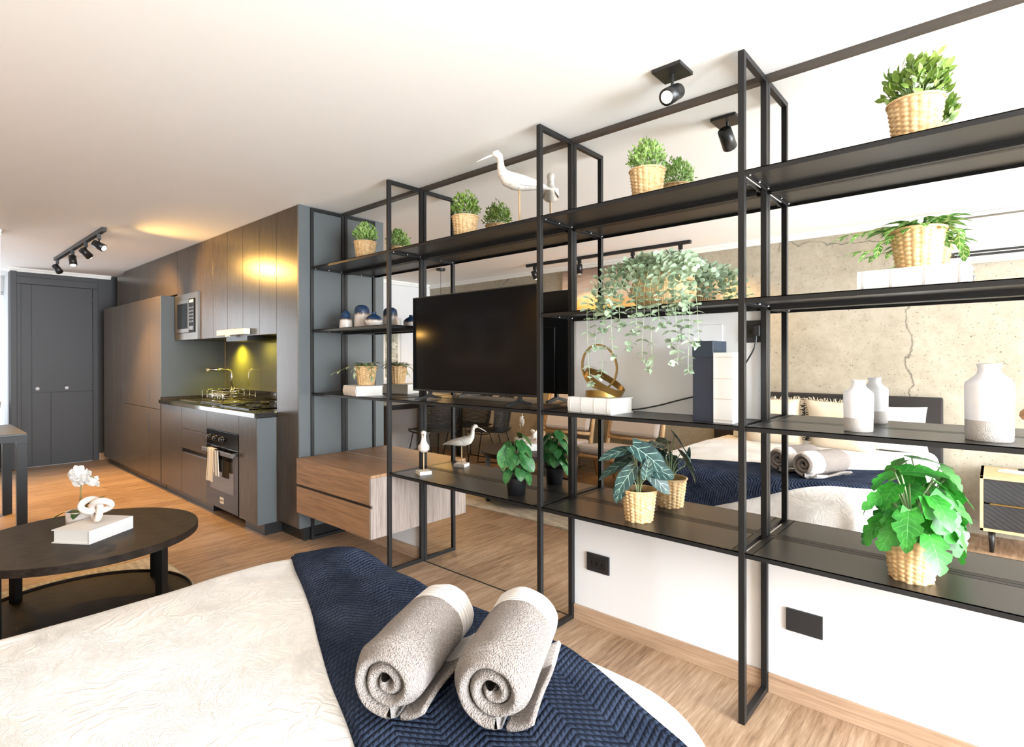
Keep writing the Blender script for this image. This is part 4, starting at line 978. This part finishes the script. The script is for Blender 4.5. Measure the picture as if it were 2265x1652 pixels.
# throw
dv = Vector((.932, -.362, 0)); nv_ = Vector((.362, .932, 0))
V0, V1 = -1.912, -1.369
def thr(u, v):
    uu = -1.92 + 2.15 * u; vv_ = V0 + (V1 - V0 + .0) * v
    s_ = uu
    p = dv * s_ + nv_ * vv_
    edge = .004 * math.sin(s_ * 9) * (1 - v)
    p = p - nv_ * edge
    lift = .012
    hum = math.exp(-((p.x + 1.70) / .16) ** 2 - ((p.y + 1.20) / .14) ** 2) * .035 + math.exp(-((p.x + 1.42) / .08) ** 2 - ((p.y + 1.22) / .16) ** 2) * .012
    lift += hum + .008 * max(0, noise.noise(Vector((p.x * 4, p.y * 4, 20))))
    e = min(u, 1 - u, v, 1 - v); 
    if v < .02 or v > .98: lift -= .007
    return bed_pt(p.x, p.y, lift)
b = MB(); b.grid(thr, 260, 90, uvs=(2.15, .543)); o = b.build('knitted_throw', M['knit'], None, True)
sm = o.modifiers.new('thick', 'SOLIDIFY'); sm.thickness = .014; sm.offset = -1
tag(o, 'navy blue chevron knitted throw draped across the foot of the bed', 'throw')

# rolled towels
def towel(p0, p1, rad, label, seed, turns=2.35):
    p0, p1 = Vector(p0), Vector(p1); ax = (p1 - p0); L = ax.length; ax.normalize(); s1 = ax.cross(Vector((0, 0, 1))).normalized(); s2 = s1.cross(ax).normalized()
    t = thing('rolled_towel', (p0.x, p0.y, p0.z - rad), label, 'towel', 'rolled beige towels on the bed')
    b = MB(); r_ = random.Random(seed); ph = -PI / 2 - 2 * PI * turns + .12
    n_t = int(turns * 40); nl = 26; th = rad / (turns + .35)
    def sp(i, v, outer=0):
        a = ph + 2 * PI * turns * i / n_t; rr = (.30 * th + th * turns * i / n_t) + outer
        rr *= 1 + .03 * math.sin(2 * a + ph) + .05 * noise.noise(Vector((math.cos(a) * 2, math.sin(a) * 2, v * 3 + seed)))
        flat = 1 - .05 * max(0, -math.sin(a))
        pull = -.010 * (1 - i / n_t) * (1 if v < .5 else -1) * (abs(2 * v - 1) ** 6)
        taper = 1 - .16 * max(0, abs(2 * v - 1) - .86) / .14
        return p0 + ax * (L * v + pull * -1) + (s1 * math.cos(a) * 1.03 + s2 * math.sin(a) * flat) * rr * taper
    hw = th * .98
    # outer skin and inner skin of the rolled sheet
    def fo_(u, v): return sp(u * n_t, v, hw / 2)
    def fi_(u, v): return sp(u * n_t, v, -hw / 2)
    b.grid(fo_, n_t, nl, uvs=(turns * .6, 1)); b.grid(lambda u, v: fi_(1 - u, v), n_t, nl, uvs=(turns * .6, 1))
    for v in (0, 1):
        def fe(u, w_, v=v):
            bul = .016 * math.sin(PI * w_) * (-1 if v == 0 else 1)
            return sp(u * n_t, v, hw * (w_ - .5)) + ax * bul
        if v == 0: b.grid(lambda u, w_: fe(1 - u, w_), n_t, 6, uvs=(turns * .6, .001))
        else:
            k0 = len(b.f); b.grid(fe, n_t, 6, uvs=(turns * .6, .001))
    b.grid(lambda u, v: sp(n_t, v, hw * (u - .5)), 4, nl)
    b.build('towel_roll', M['terry'], t, True)
    # loose flap tucked below
    fl = MB(); 
    def ff(u, v):
        q = p0 + ax * (L * (.03 + .92 * v)) + s1 * (rad * (.30 + .66 * u)) + s2 * (-rad * .95 + .020 * u * u + .006 * math.sin(v * 7))
        return q
    fl.grid(ff, 10, 20); o = fl.build('loose_flap', M['terry'], t, True); sm = o.modifiers.new('thick', 'SOLIDIFY'); sm.thickness = .010; sm.offset = 0
    return t
towel((-.872, -1.640, .681), (-1.010, -1.350, .681), .074, 'beige rolled towel further left on the navy throw', 3)
towel((-.700, -1.528, .682), (-.842, -1.245, .682), .077, 'beige rolled towel further right on the navy throw, with loose flap', 8)

# pillows and cushions
def pillow(cx_, cyy, cz, w_, h_, th, rot, m_, name, label, fringe=False, group=None):
    t = thing(name, (cx_, cyy, cz), label, 'cushion' if fringe else 'pillow', group)
    b = MB(); rm = Matrix.Rotation(rot[2], 3, 'Z') @ Matrix.Rotation(rot[0], 3, 'X'); c = Vector((cx_, cyy, cz))
    def pf(u, v, s):
        x, y = 2 * u - 1, 2 * v - 1; k = (1 - x ** 4) * (1 - y ** 4); k = max(0, k) ** .5
        pin = 1 - .06 * (1 - abs(x)) * abs(y) - .0
        return c + rm @ Vector((x * w_ / 2 * (1 - .07 * (1 - y * y)) , s * th / 2 * k + .004 * noise.noise(Vector((x * 3, y * 3, s))), y * h_ / 2 * (1 - .07 * (1 - x * x))))
    b.grid(lambda u, v: pf(u, v, -1), 20, 20); b.grid(lambda u, v: pf(1 - u, v, 1), 20, 20)
    b.build('cover', m_, t, True)
    if fringe:
        f = MB(); r_ = random.Random(3)
        for side in range(4):
            for k in range(60):
                e = -1 + 2 * k / 59; x, y = ((e, 1), (e, -1), (1, e), (-1, e))[side]
                q0 = Vector((x * w_ / 2 * (1 - .07 * (1 - y * y)), 0, y * h_ / 2 * (1 - .07 * (1 - x * x)))); dr_ = Vector((x if side > 1 else 0, 0, y if side < 2 else 0)) + Vector((r_.uniform(-.5, .5), r_.uniform(-.5, .5), r_.uniform(-.5, .5)))
                f.tube([c + rm @ q0, c + rm @ (q0 + dr_ * .011), c + rm @ (q0 + dr_ * .024 + Vector((0, 0, -.004)))], .002, 4)
        f.build('fringe', m_, t)
    return t
pillow(-.66, -2.86, .755, .56, .38, .16, (R(-14), 0, R(3)), M['pillow'], 'bed_pillow', 'white pillow leaning on the headboard at the window side of the bed')
pillow(-1.55, -2.86, .755, .56, .38, .16, (R(-14), 0, R(-3)), M['pillow'], 'bed_pillow', 'white pillow leaning on the headboard at the armchair side of the bed')
pillow(-.92, -2.66, .765, .46, .44, .15, (R(-20), 0, R(4)), M['beige'], 'fringed_cushion', 'beige fringed cushion nearer the nightstand side of the bed', True)
pillow(-1.43, -2.68, .765, .46, .44, .15, (R(-20), 0, R(-3)), M['beige'], 'fringed_cushion', 'beige fringed cushion nearer the armchair side of the bed', True)

# ------------------------------------------------------------------ nightstand
t = thing('nightstand', (.2, -2.8, 0), 'oak nightstand with two black chevron drawers beside the bed', 'nightstand')
nx0, nx1, ny0, ny1, nz0, nz1 = -.085, .43, -3.02, -2.55, .15, .515
b = MB().box(nx0, nx1, ny0, ny1, nz1 - .018, nz1).box(nx0, nx1, ny0, ny1, nz0, nz0 + .018).box(nx0, nx0 + .018, ny0, ny1, nz0, nz1).box(nx1 - .018, nx1, ny0, ny1, nz0, nz1).box(nx0, nx1, ny0, ny0 + .01, nz0, nz1)
b.build('case', M['frame_oak'], t, bevel=.001)
mc = mat('chevron_black', (.020, .021, .024), .5); q = N(mc); v = q.coord('Object'); sep = q.n('ShaderNodeSeparateXYZ'); q.l(v, sep.inputs[0])
ax_ = q.math('ABSOLUTE', q.math('ADD', sep.outputs[0], .0275)); hz = q.math('FRACT', q.math('MULTIPLY', q.math('SUBTRACT', sep.outputs[2], q.math('MULTIPLY', ax_, .7)), 34)); q.bump(q.ramp(hz, [(.0, (0, 0, 0)), (.12, (1, 1, 1))]), 1, .006)
for (z0, z1) in ((nz0 + .02, .330), (.340, nz1 - .02)):
    MB().box(nx0 + .02, nx1 - .02, ny1 - .04, ny1 - .008, z0, z1).build('drawer', mc, t, bevel=.001)
MB().box(nx0 + .05, nx1 - .05, ny1 - .012, ny1 + .002, .3305, .3395).build('handle_rail', M['gold'], t)
for (x, y) in ((nx0 + .06, ny1 - .06), (nx1 - .06, ny1 - .06), (nx0 + .06, ny0 + .06), (nx1 - .06, ny0 + .06)): MB().cyl((x, y, 0), (x, y, nz0 - .0005), .012, .02, 12).build('leg', M['black_plastic'], t, True)
o = MB().obox((.10, -2.80, nz1 + .0065), (.16, .11, .012), Matrix.Rotation(R(25), 3, 'Z')).build('notepad', M['white_plastic'], None); tag(o, 'small white notepad lying on the nightstand', 'notepad')
t = thing('table_lamp', (.16, -2.93, nz1), 'small brown wooden lamp with black arm on the nightstand', 'lamp')
MB().lathe([(0, 0), (.05, 0), (.05, .012), (.008, .02), (.007, .36), (0, .36)], (.16, -2.93, nz1 + .0005), 24).build('lamp_stand', M['black_plastic'], t, True)
MB().lathe([(0, 0), (.03, .004), (.045, .03), (.04, .06), (.02, .08), (0, .085)], (.16, -2.93, nz1 + .355), 24).build('lamp_head', wood('walnut', (.30, .15, .07), (.16, .08, .04), .4), t, True)

# ------------------------------------------------------------------ air conditioner
t = thing('air_conditioner', (.18, -2.95, 2.0), 'white split air conditioner high on the concrete wall above the bed', 'air conditioner')
b = MB(); prof = [(-3.052, 2.30), (-2.86, 2.30), (-2.835, 2.27), (-2.83, 2.10), (-2.85, 2.065), (-3.052, 2.065)]
ax0, ax1 = -.26, .62; vs = [(x, y, z) for x in (ax0, ax1) for (y, z) in prof]; n = len(prof)
b.add(vs, [tuple(range(n)), tuple(range(2 * n - 1, n - 1, -1))] + [(k, k + n, (k + 1) % n + n, (k + 1) % n) for k in range(n)]); b.build('casing', M['white_plastic'], t, bevel=.004)
MB().box(ax0 + .03, ax1 - .03, -2.99, -2.845, 2.030, 2.0645).build('outlet_slot', M['black_plastic'], t)
MB().box(ax0, ax1, -3.05, -2.86, 2.0, 2.0295).build('bottom_tray', M['white_plastic'], t, bevel=.003)
MB().box(ax0 + .03, ax1 - .03, -2.846, -2.842, 2.044, 2.049).build('louvre', M['white_plastic'], t)

# ------------------------------------------------------------------ sunset picture
ms_ = mat('sunset_print', (.6, .4, .3), .45); q = N(ms_); v = q.coord('Object'); sep = q.n('ShaderNodeSeparateXYZ'); q.l(v, sep.inputs[0])
zz = q.math('ADD', sep.outputs[2], q.math('MULTIPLY', q.math('SUBTRACT', q.noise(q.coord('Object', (1.2, 1, 6)), 3, 6), .5), .30))
cs = q.ramp(q.math('DIVIDE', zz, 1.1), [(0, (.03, .02, .015)), (.28, (.22, .12, .07)), (.36, (.75, .62, .42)), (.44, (.80, .66, .46)), (.50, (.36, .16, .08)), (.62, (.70, .34, .14)), (.72, (.80, .70, .60)), (.86, (.62, .47, .38)), (.95, (.34, .25, .20)), (1, (.24, .17, .14))])
sx_ = q.math('ADD', sep.outputs[0], -.0); sp_ = q.math('ADD', q.math('POWER', q.math('MULTIPLY', q.math('SUBTRACT', sep.outputs[0], .75), 1.1), 2), q.math('POWER', q.math('MULTIPLY', q.math('SUBTRACT', zz, .62), 3.5), 2))
mx = q.n('ShaderNodeMixRGB'); q.l(q.ramp(sp_, [(0, (1, 1, 1)), (.35, (0, 0, 0))]), mx.inputs[0]); q.l(cs, mx.inputs[1]); mx.inputs[2].default_value = (1, .62, .22, 1); q.base(mx.outputs[0])
b = MB().box(0, 1.55, 0, .03, 0, 1.1); o = b.build('sunset_picture', ms_, None, bevel=.002); o.location = (-3.88, yw(-3.88) + .004, 1.23); o.rotation_euler.z = 0
tag(o, 'wide sunset landscape picture on the wall above the armchairs', 'picture')

# framed prints
def frame(name, org, w_, h_, rz, label, seed, group):
    t = thing(name, org, label, 'picture', group)
    f = .022; b = MB().box(0, w_, 0, .02, 0, f).box(0, w_, 0, .02, h_ - f, h_).box(0, f, 0, .02, f, h_ - f).box(w_ - f, w_, 0, .02, f, h_ - f)
    b.build_local('frame', M['white_plastic'] if 'white' in label else M['cloth_cover'], t)
    mp_ = mat('print_%d' % seed, (.5, .5, .45), .4); q = N(mp_); v = q.coord('Object', (1, 1, 1)); g = q.noise(v, 5 + seed, 5, .6, 1.5); q.base(q.ramp(g, [(.35, (.12, .13, .10)), (.5, (.45, .44, .36)), (.6, (.72, .69, .58))]))
    MB().box(f + .04, w_ - f - .04, .0065, .011, f + .04, h_ - f - .04).build_local('print', mp_, t); MB().box(f, w_ - f, .004, .010, f, h_ - f).build_local('mat_board', M['paper'], t)
    t.rotation_euler.z = rz; return t
frame('framed_print', (-6.345, -2.18, .99), .34, .90, R(-90), 'white framed print on the left partition wall, nearer the concrete wall', 1, None)
frame('framed_print', (-6.345, -1.99, 1.0), .16, .88, R(-90), 'narrow white framed print on the left partition wall, nearer the opening', 2, None)
frame('framed_print', (-5.53, yw(-5.5) + .003, 1.24), .52, .65, 0, 'pale framed print above the dining table, farther from the sunset picture', 3, None)
frame('framed_print', (-4.96, yw(-5) + .003, 1.24), .52, .65, 0, 'pale framed print above the dining table, nearer the sunset picture', 4, None)

# ------------------------------------------------------------------ armchairs
def armchair(loc, rz, label):
    t = thing('armchair', loc, label, 'armchair', 'ash framed armchairs')
    for s in (-1, 1):
        MB().tube([(s * .33, .33, 0), (s * .325, .32, .20), (s * .32, .31, .40)], [.015, .02, .024], 8).build_local('front_leg', M['frame_oak'], t, True)
        MB().tube([(s * .33, -.36, 0), (s * .32, -.22, .38), (s * .315, -.30, .70), (s * .30, -.38, .94)], [.016, .024, .022, .016], 8).build_local('back_post', M['frame_oak'], t, True)
        MB().tube([(s * .325, .31, .33), (s * .325, -.22, .30)], .018, 8).build_local('side_rail', M['frame_oak'], t, True)
    MB().tube([(-.32, .31, .34), (.32, .31, .34)], .02, 8).build_local('front_rail', M['frame_oak'], t, True)
    MB().tube([(-.31, -.235, .47), (.31, -.235, .47)], .02, 8).build_local('lower_back_rail', M['frame_oak'], t, True)
    MB().tube([(-.30, -.375, .92), (.30, -.375, .92)], .022, 8).build_local('top_rail', M['frame_oak'], t, True)
    MB().tube([(-.31, -.2, .30), (.31, -.2, .30)], .018, 8).build_local('rear_rail', M['frame_oak'], t, True)
    MB().obox((0, .045, .385), (.60, .56, .085), Matrix.Rotation(R(4), 3, 'X')).build('seat_cushion', M['linen'], None, False, .03).parent = t
    MB().obox((0, -.285, .70), (.575, .07, .42), Matrix.Rotation(R(19), 3, 'X')).build('back_cushion', M['linen'], None, False, .03).parent = t
    t.rotation_euler.z = rz; return t
armchair((-2.83, -2.58, 0), R(4), 'ash armchair with grey linen cushions, the one nearer the bed')
armchair((-3.66, -2.60, 0), R(-4), 'ash armchair with grey linen cushions, the one nearer the dining table')

# ------------------------------------------------------------------ rug
b = MB()
def rg(u, v):
    x = -4.15 + 1.85 * u; y = -2.20 + 1.08 * v; e = .012 * noise.noise(Vector((u * 9, v * 9, 0)))
    return (x + e, y + e + .02 * math.sin(u * 7), .012 if 0 < u < 1 and 0 < v < 1 else .003)
b.grid(rg, 90, 60); o = b.build('area_rug', M['rug'], None, True); sm = o.modifiers.new('thick', 'SOLIDIFY'); sm.thickness = .010; sm.offset = -1
o['label'] = 'pale beige pile rug under the coffee table'; o['category'] = 'rug'

# ------------------------------------------------------------------ coffee table
CTX, CTY, CTZ, CR_ = -3.245, -1.655, .472, .460
t = thing('coffee_table', (CTX, CTY, .012), 'round two tier dark oak coffee table at the left of the bed', 'coffee table')
MB().lathe([(0, CTZ - .034), (CR_ - .001, CTZ - .034), (CR_, CTZ - .033), (CR_, CTZ - .001), (CR_ - .001, CTZ), (0, CTZ)], (CTX, CTY, 0), 96).build('tabletop', M['dark_wood'], t)
LZ = .115
MB().lathe([(0, LZ - .024), (CR_ - .003, LZ - .024), (CR_ - .001, LZ - .022), (CR_ - .001, LZ + .012), (CR_ - .008, LZ + .012), (CR_ - .009, LZ), (0, LZ)], (CTX - .02, CTY - .02, 0), 96).build('lower_shelf', M['dark_wood'], t)
for k in range(4):
    a = R(32 + 90 * k); x, y = CTX + (CR_ - .055) * math.cos(a), CTY + (CR_ - .055) * math.sin(a)
    MB().obox((x, y, (CTZ - .034 + .0135) / 2), (.035, .035, CTZ - .034 - .0135), Matrix.Rotation(a, 3, 'Z')).build('leg', M['steel'], t)
# book, knot, orchid
def rot_pts(*a): return a
t = thing('closed_book', (-3.185, -1.64, CTZ), 'white cloth book lying on the coffee table under the ceramic knot', 'book')
bw, bd, bh = .245, .185, .060
MB().box(-bw / 2, bw / 2, -bd / 2, bd / 2, 0, .004).box(-bw / 2, bw / 2, -bd / 2, bd / 2, bh - .004, bh).box(-bw / 2, bw / 2, -bd / 2 - .004, -bd / 2, 0, bh).build_local('cover', M['cloth_cover'], t)
MB().box(-bw / 2 + .006, bw / 2 - .006, -bd / 2, bd / 2 - .008, .0042, bh - .0042).build_local('pages', M['paper'], t)
t.rotation_euler.z = R(125)
b = MB(); pts = []
for k in range(120):
    a = 2 * PI * k / 120; pts.append(V3((math.sin(a) + 1.9 * math.sin(2 * a)) * .0235, -math.sin(3 * a) * .019, (math.cos(a) - 1.9 * math.cos(2 * a)) * .0185 + .066))
b.tube(pts, .0145, 14, closed=True); o = b.build('ceramic_knot', M['knot'], None, True); o.location = (-3.175, -1.632, CTZ + bh + .004); tag(o, 'matte white ceramic knot resting on the book on the coffee table', 'ornament')
t = thing('potted_orchid', (-3.37, -1.66, CTZ), 'white orchid in a ribbed pale pot on the coffee table', 'plant')
MB().lathe([(0, 0), (.050, 0), (.053, .004), (.055, .088), (.051, .088), (.049, .075), (0, .075)], (0, 0, 0), 40).build_local('ribbed_pot', M['ribpot'], t, True)
lf = MB()
for (d_, L_, W_, bd) in ((V3(-1, .1, .45), .12, .04, 1.0), (V3(-.8, .5, .15), .10, .04, .9), (V3(.8, -.3, 1.2), .13, .05, .5), (V3(.4, .9, .5), .09, .04, .8), (V3(.9, -.1, .9), .12, .045, .5)): leaf(lf, (0, 0, .078), d_, (0, 0, 1), L_, W_, 'long', bd, .2, 3, 8)
lf.build_local('foliage', M['orchid_leaf'], t, True)
stp = spline([V3(0, 0, .07), V3(.008, 0, .15), V3(.012, 0, .215), V3(.035, .0, .25), V3(.07, .01, .255), V3(.095, .01, .24)], 6); st = MB(); st.tube(stp, .0022, 6); st.tube([V3(0, .004, .07), V3(.012, .004, .25)], .0014, 5); st.build_local('flower_stem', M['stem_brown'], t, True)
def flower(c, face, s):
    b = MB(); face = Vector(face).normalized(); a1 = face.orthogonal().normalized(); a2 = face.cross(a1)
    for k in range(5):
        a = 2 * PI * k / 5 + .3; d_ = a1 * math.cos(a) + a2 * math.sin(a); leaf(b, Vector(c), d_ + face * .15, face, s, s * .9, 'round', .3, .15, 2, 5)
    for k in range(3):
        a = 2 * PI * k / 3; d_ = a1 * math.cos(a) + a2 * math.sin(a); leaf(b, Vector(c) + face * .004, d_ * .6 + face, d_, s * .4, s * .3, 'ovate', .3, .3, 1, 3)
    b.build_local('flower', M['petal'], t, True)
for (r0, f0, z0, s) in ((-.012, .02, .262, .036), (.012, .015, .285, .034), (-.008, .0, .232, .034), (.022, .02, .245, .032), (.050, .02, .245, .030), (.045, .0, .268, .028), (.075, .015, .232, .024), (.095, .01, .222, .020), (.088, .01, .245, .016)):
    flower(V3(r0, f0, z0), V3(rnd.uniform(-.4, .4), 1, rnd.uniform(-.3, .4)), s)

# ------------------------------------------------------------------ dining table and chairs
t = thing('dining_table', (-5.85, -2.2, 0), 'black rectangular dining table at the left edge of the room', 'dining table')
dx0, dx1, dy0, dy1 = -6.29, -5.425, -2.85, -1.60
MB().box(dx0, dx1, dy0, dy1, .735, .752).build('tabletop', M['black_plastic'], t, bevel=.002)
MB().box(dx0, dx1, dy1 - .06, dy1, .675, .7345).box(dx0, dx1, dy0, dy0 + .06, .675, .7345).box(dx1 - .03, dx1, dy0 + .06, dy1 - .06, .69, .7345).box(dx0, dx0 + .03, dy0 + .06, dy1 - .06, .69, .7345).build('apron', M['steel'], t)
for (x, y) in ((dx0, dy0), (dx1 - .06, dy0), (dx0, dy1 - .06), (dx1 - .06, dy1 - .06)): MB().box(x, x + .06, y, y + .06, 0, .6745).build('leg', M['steel'], t, bevel=.001)
def rope_chair(loc, rz, label):
    t = thing('rope_chair', loc, label, 'chair', 'black rope dining chairs')
    for s in (-1, 1):
        MB().tube(spline([(s * .20, .16, .43), (s * .25, .23, .02), (s * .25, .20, .008), (s * .25, -.22, .008), (s * .25, -.25, .02), (s * .20, -.14, .43)], 4), .007, 6).build_local('sled_leg', M['steel'], t, True)
    sh = MB()
    for k in range(20):
        v = k / 19; y = .23 - .43 * v; sh.tube([(-.22, y, .455), (-.12, y, .438), (.12, y, .438), (.22, y, .455)], .008, 5)
    sh.build_local('rope_seat', M['rope'], t, True)
    bk_ = MB()
    for k in range(24):
        v = k / 23; z = .46 + .38 * v; y0_ = -.20 - .07 * v; w_ = .225 + .015 * math.sin(PI * v)
        bk_.tube([(-w_, y0_ + .13, z), (-w_ * .85, y0_ + .03, z), (0, y0_ - .01, z), (w_ * .85, y0_ + .03, z), (w_, y0_ + .13, z)], .0068, 5)
    bk_.build_local('rope_back', M['rope'], t, True)
    MB().tube(spline([(-.225, .22, .45), (-.235, -.07, .46), (-.24, -.13, .84), (0, -.28, .85), (.24, -.13, .84), (.235, -.07, .46), (.225, .22, .45), (-.225, .22, .45)], 5), .009, 6).build_local('frame', M['steel'], t, True)
    t.rotation_euler.z = rz; return t
rope_chair((-5.12, -2.10, 0), R(90), 'black rope chair on the coffee table side of the dining table, nearer the kitchen')
rope_chair((-5.12, -2.68, 0), R(90), 'black rope chair on the coffee table side of the dining table, nearer the concrete wall')
rope_chair((-4.56, -2.50, 0), R(60), 'black rope chair standing apart, between the dining table and the armchairs')

# pendant
px_, py_ = -5.05, -2.14
t = thing('pendant_lamp', (px_, py_, 1.59), 'black dome pendant lamp hanging by the dining table', 'lamp')
MB().cyl((px_, py_, 2.375), (px_, py_, 2.3995), .055, n=32).build('ceiling_rose', M['black_plastic'], t)
MB().cyl((px_, py_, 1.83), (px_, py_, 2.375), .0025, n=6).build('cord', M['black_plastic'], t)
MB().lathe([(.012, .245), (.04, .24), (.12, .21), (.19, .15), (.235, .07), (.25, 0), (.245, 0), (.23, .065), (.185, .142), (.118, .2), (.03, .232)], (px_, py_, 1.59), 48).build('shade', M['black_plastic'], t, True)
MB().lathe([(0, 0), (.05, .01), (.055, .05), (.03, .09), (0, .09)], (px_, py_, 1.66), 24).build('bulb', M['glow_warm'], t, True)
l = point('pendant_light', (px_, py_, 1.62), 14, WARM, .05); put_light_in(l, t)

# ------------------------------------------------------------------ ceiling spots
def head(t, p, d, on, key):
    p = Vector(p); d = Vector(d).normalized()
    MB().box(p.x - .018, p.x + .018, p.y - .012, p.y + .012, 2.325, 2.368).build('adapter', M['black_plastic'], t)
    MB().cyl((p.x, p.y, 2.325), (p.x, p.y, 2.29), .006, n=8).build('arm', M['black_plastic'], t)
    c = Vector((p.x, p.y, 2.27))
    h = MB().tube([c - d * .045, c + d * .045, c + d * .046, c + d * .02], [.031, .033, .027, .027], 20, caps=True).build('lamp_head', M['black_plastic'], t, True)
    if on:
        MB().tube([c + d * .030, c + d * .048, c + d * .056], [.026, .023, .012], 16).build('bulb', M['glow_warm'], h, True)
def track(name, x0, x1, y, spots, label, grp):
    t = thing(name, ((x0 + x1) / 2, y, 2.38), label, 'track light')
    MB().box(x0, x1, y - .018, y + .018, 2.368, 2.3995).build('rail', M['black_plastic'], t, bevel=.001)
    for (x, d, on, pw, ang) in spots:
        head(t, (x, y), d, on, 0)
        if on:
            c = Vector((x, y, 2.27)); dd = Vector(d).normalized(); l = spot('spot_light', c + dd * .075, c + dd, pw, WARM, ang, .7, .02); put_light_in(l, t)
    return t
track('track_light', -7.60, -5.55, -1.10, [(-7.50, (.6, .5, -1), False, 0, 60), (-6.75, (.25, .05, -1.2), True, 250, 100), (-6.20, (-.40, .75, -.62), True, 95, 95), (-5.72, (.85, .85, -.62), True, 60, 120)], 'black ceiling track with four spots in front of the kitchen', 0)
track('track_light', -4.10, -2.12, -2.63, [(-3.98, (.0, -.6, -1), True, 26, 80), (-3.36, (-.3, -.5, -1), True, 30, 85), (-2.72, (.2, -.6, -1), True, 36, 85), (-2.22, (.5, -.6, -1), True, 40, 85)], 'black ceiling track with four spots above the armchairs', 0)
t = thing('ceiling_spotlight', (-.93, -.26, 2.39), 'small square black ceiling spotlight above the shelving, lit', 'spotlight')
MB().obox((-.93, -.285, 2.3925), (.115, .115, .0135), Matrix.Identity(3)).build('ceiling_plate', M['black_plastic'], t, bevel=.001)
MB().cyl((-.93, -.285, 2.386), (-.93, -.285, 2.335), .006, n=8).build('arm', M['black_plastic'], t)
c = Vector((-.93, -.285, 2.31)); d = Vector((-.05, -.85, -.52)).normalized()
h = MB().tube([c - d * .048, c + d * .048, c + d * .049, c + d * .02], [.030, .032, .026, .026], 20).build('lamp_head', M['black_plastic'], t, True)
MB().tube([c + d * .030, c + d * .050, c + d * .058], [.025, .022, .012], 16).build('bulb', M['glow_warm'], h, True)
l = spot('ceiling_spot_light', c + d * .075, c + d, 14, (1, .72, .42), 110, .8, .02); put_light_in(l, t)

# ------------------------------------------------------------------ things beyond the left opening
b = MB()
def cu_(u, v): return (-9.55 + .03 * math.sin(u * 40), -1.98 + .55 * u, .15 + 2.0 * v)
b.grid(cu_, 80, 4); tag(b.build('window_curtain', M['curtain'], None, True), 'dark teal curtain beside the bright window beyond the left opening', 'curtain')
t = thing('sofa_bench', (-8.9, -1.9, 0), 'dark bench with a beige cushion beyond the left opening', 'bench')
MB().box(-9.3, -8.6, -2.3, -1.40, .05, .42).build('bench_base', M['headboard'], t, bevel=.02)
o = pillow(-8.9, -1.62, .62, .42, .38, .16, (R(-10), 0, R(80)), M['beige'], 'throw_cushion', 'plump beige cushion on the dark bench beyond the left opening')
